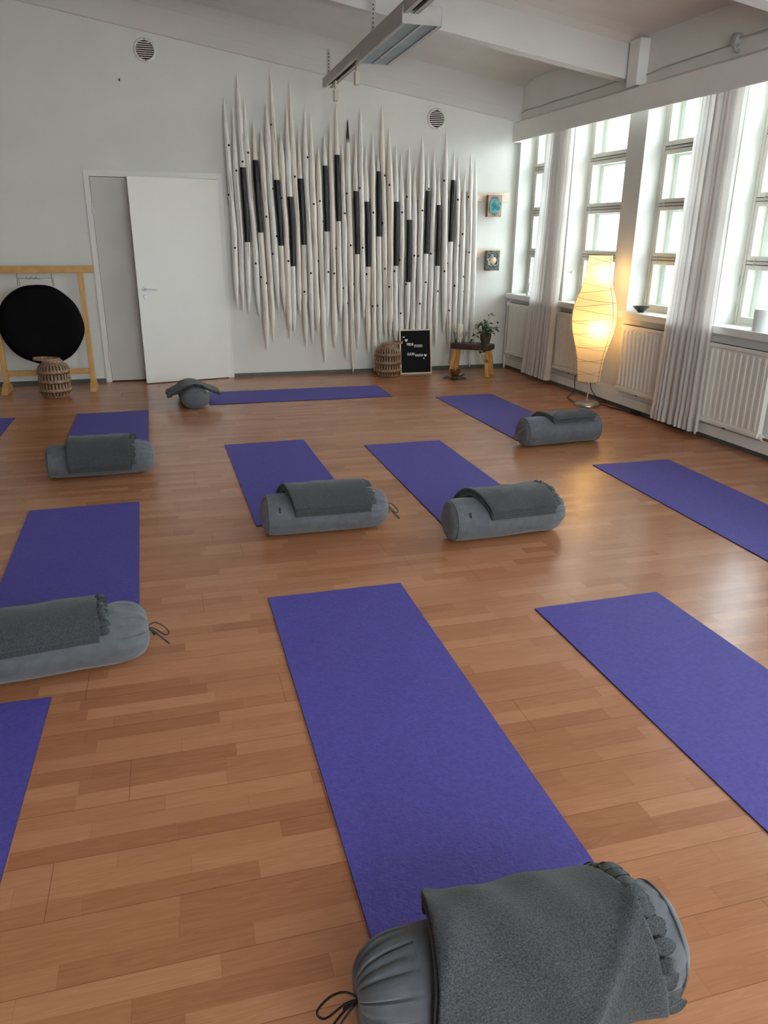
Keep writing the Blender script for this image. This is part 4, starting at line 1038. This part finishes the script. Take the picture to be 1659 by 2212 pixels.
# ------------------------------------------------------------------ window sill objects
T=thing('desk_clock','round white clock on the windowsill in the back corner','clock',rw(.50,.05,Z0+.012),.35)
Mc=Matrix.Translation((0,0,.085))@Matrix.Rotation(PI/2,4,'X')@Matrix.Rotation(-.1,4,'X')
MB().box((-.075,-.0,0),(.075,.035,.185)).build('clock_body',M['white'],T,bevel=.012)
MB().lathe([(.072,0),(.074,.008),(.068,.009),(.066,.004),(0,.004)],36,M=Matrix.Translation((0,0,.095))@Matrix.Rotation(PI/2,4,'X')).build('clock_face',M['clockface'],T)
MB().box((-.0015,-.0065,.095),(.0015,-.0045,.145)).build('clock_hand',M['alu'],T)
T=thing('ceramic_bowl','small black ceramic bowl on the windowsill right of the lamp','bowl',rw(2.61,.045,Z0+.012))
MB().lathe([(0,0),(.026,0),(.03,.008),(.055,.032),(.078,.052),(.075,.053),(.05,.034),(.02,.012),(0,.010)],36).build('bowl',M['bowlblk'],T)
T=thing('white_canister','plain white cylinder standing on the windowsill at the right edge','canister',rw(4.10,.035,Z0+.012))
MB().lathe([(0,0),(.06,0),(.062,.004),(.062,.15),(.058,.155),(0,.155)],36).build('canister',M['white'],T)
T=thing('window_handle','white handle hook on the window reveal beside the paper lamp','handle',rw(1.262,.08,1.195))
mh=MB(); Rh=Matrix.Rotation(-AW,4,'Z')
mh.tube([(0,-.0,0),(0,-.035,0)],.006,8); mh.tube([(0,-.035,-.02),(0,-.035,.02)],.007,8); mh.build('handle_bar',M['white'],T)

# ------------------------------------------------------------------ facade across the yard
fa=MB(); fa.box((38,-60,-8),(40,80,3.6)); 
fo=struct(fa.build('wall_facade',M['brick']))
wn=MB()
for k in range(24):
    for z in (-2.6,.9):
        y=-55+k*5.5
        wn.box((37.96,y,z),(38.0,y+1.4,z+1.9))
wn.build('facade_window',M['louvre'],fo)
struct(MB().box((4.9,-60,-8.2),(40,80,-8)).build('ground_yard',M['rough']))

# ------------------------------------------------------------------ light
W=bpy.data.worlds.new('sky'); bpy.context.scene.world=W; W.use_nodes=True
bg=W.node_tree.nodes['Background']; nt=W.node_tree
tc=N(nt,'ShaderNodeTexCoord'); sp=N(nt,'ShaderNodeSeparateXYZ'); nt.links.new(tc.outputs['Generated'],sp.inputs[0])
rp=N(nt,'ShaderNodeValToRGB'); rp.color_ramp.elements[0].color=(.92,.962,1,1); rp.color_ramp.elements[1].color=(.46,.55,.64,1)
nt.links.new(sp.outputs[2],rp.inputs[0]); nt.links.new(rp.outputs[0],bg.inputs['Color'])
bg.inputs['Strength'].default_value=11.2
for i,b0 in enumerate(BAYS):
    ld=bpy.data.lights.new('daylight_portal','AREA'); ld.shape='RECTANGLE'; ld.size=BW_; ld.size_y=Z1-Z0; ld.cycles.is_portal=True
    lo=bpy.data.objects.new('daylight_portal',ld); C.objects.link(lo)
    lo.matrix_world=Matrix.Translation(rw(b0+BW_/2,.55,(Z0+Z1)/2))@Matrix.Rotation(-AW,4,'Z')@Matrix.Rotation(PI/2,4,'Y')
    lo['kind']='structure'
for a,b in ADDED_WIN:  # portals of the added front windows
    ld=bpy.data.lights.new('daylight_portal','AREA'); ld.shape='RECTANGLE'; ld.size=b-a; ld.size_y=2.0; ld.cycles.is_portal=True
    lo=bpy.data.objects.new('daylight_portal',ld); C.objects.link(lo)
    lo.matrix_world=Matrix.Translation(((a+b)/2,YF-.32,1.9))@Matrix.Rotation(PI/2,4,'X')
    lo['kind']='structure'

# ------------------------------------------------------------------ camera
cd=bpy.data.cameras.new('camera'); co=bpy.data.objects.new('camera',cd); C.objects.link(co)
cd.sensor_fit='HORIZONTAL'; cd.sensor_width=36; cd.lens=36*FPX/1659; cd.clip_start=.02
R3=Matrix((rt,up,-fwd)).transposed().to_4x4(); co.matrix_world=Matrix.Translation(CAM)@R3
sc=bpy.context.scene; sc.camera=co
sc.cycles.use_adaptive_sampling=True; sc.cycles.adaptive_threshold=.025; sc.cycles.max_bounces=9; sc.cycles.diffuse_bounces=6; sc.cycles.transparent_max_bounces=16; sc.cycles.glossy_bounces=3; sc.cycles.transmission_bounces=4
sc.view_settings.view_transform='Standard'; sc.view_settings.look='None'; sc.view_settings.exposure=.55; sc.view_settings.gamma=1; sc.view_settings.use_curve_mapping=False
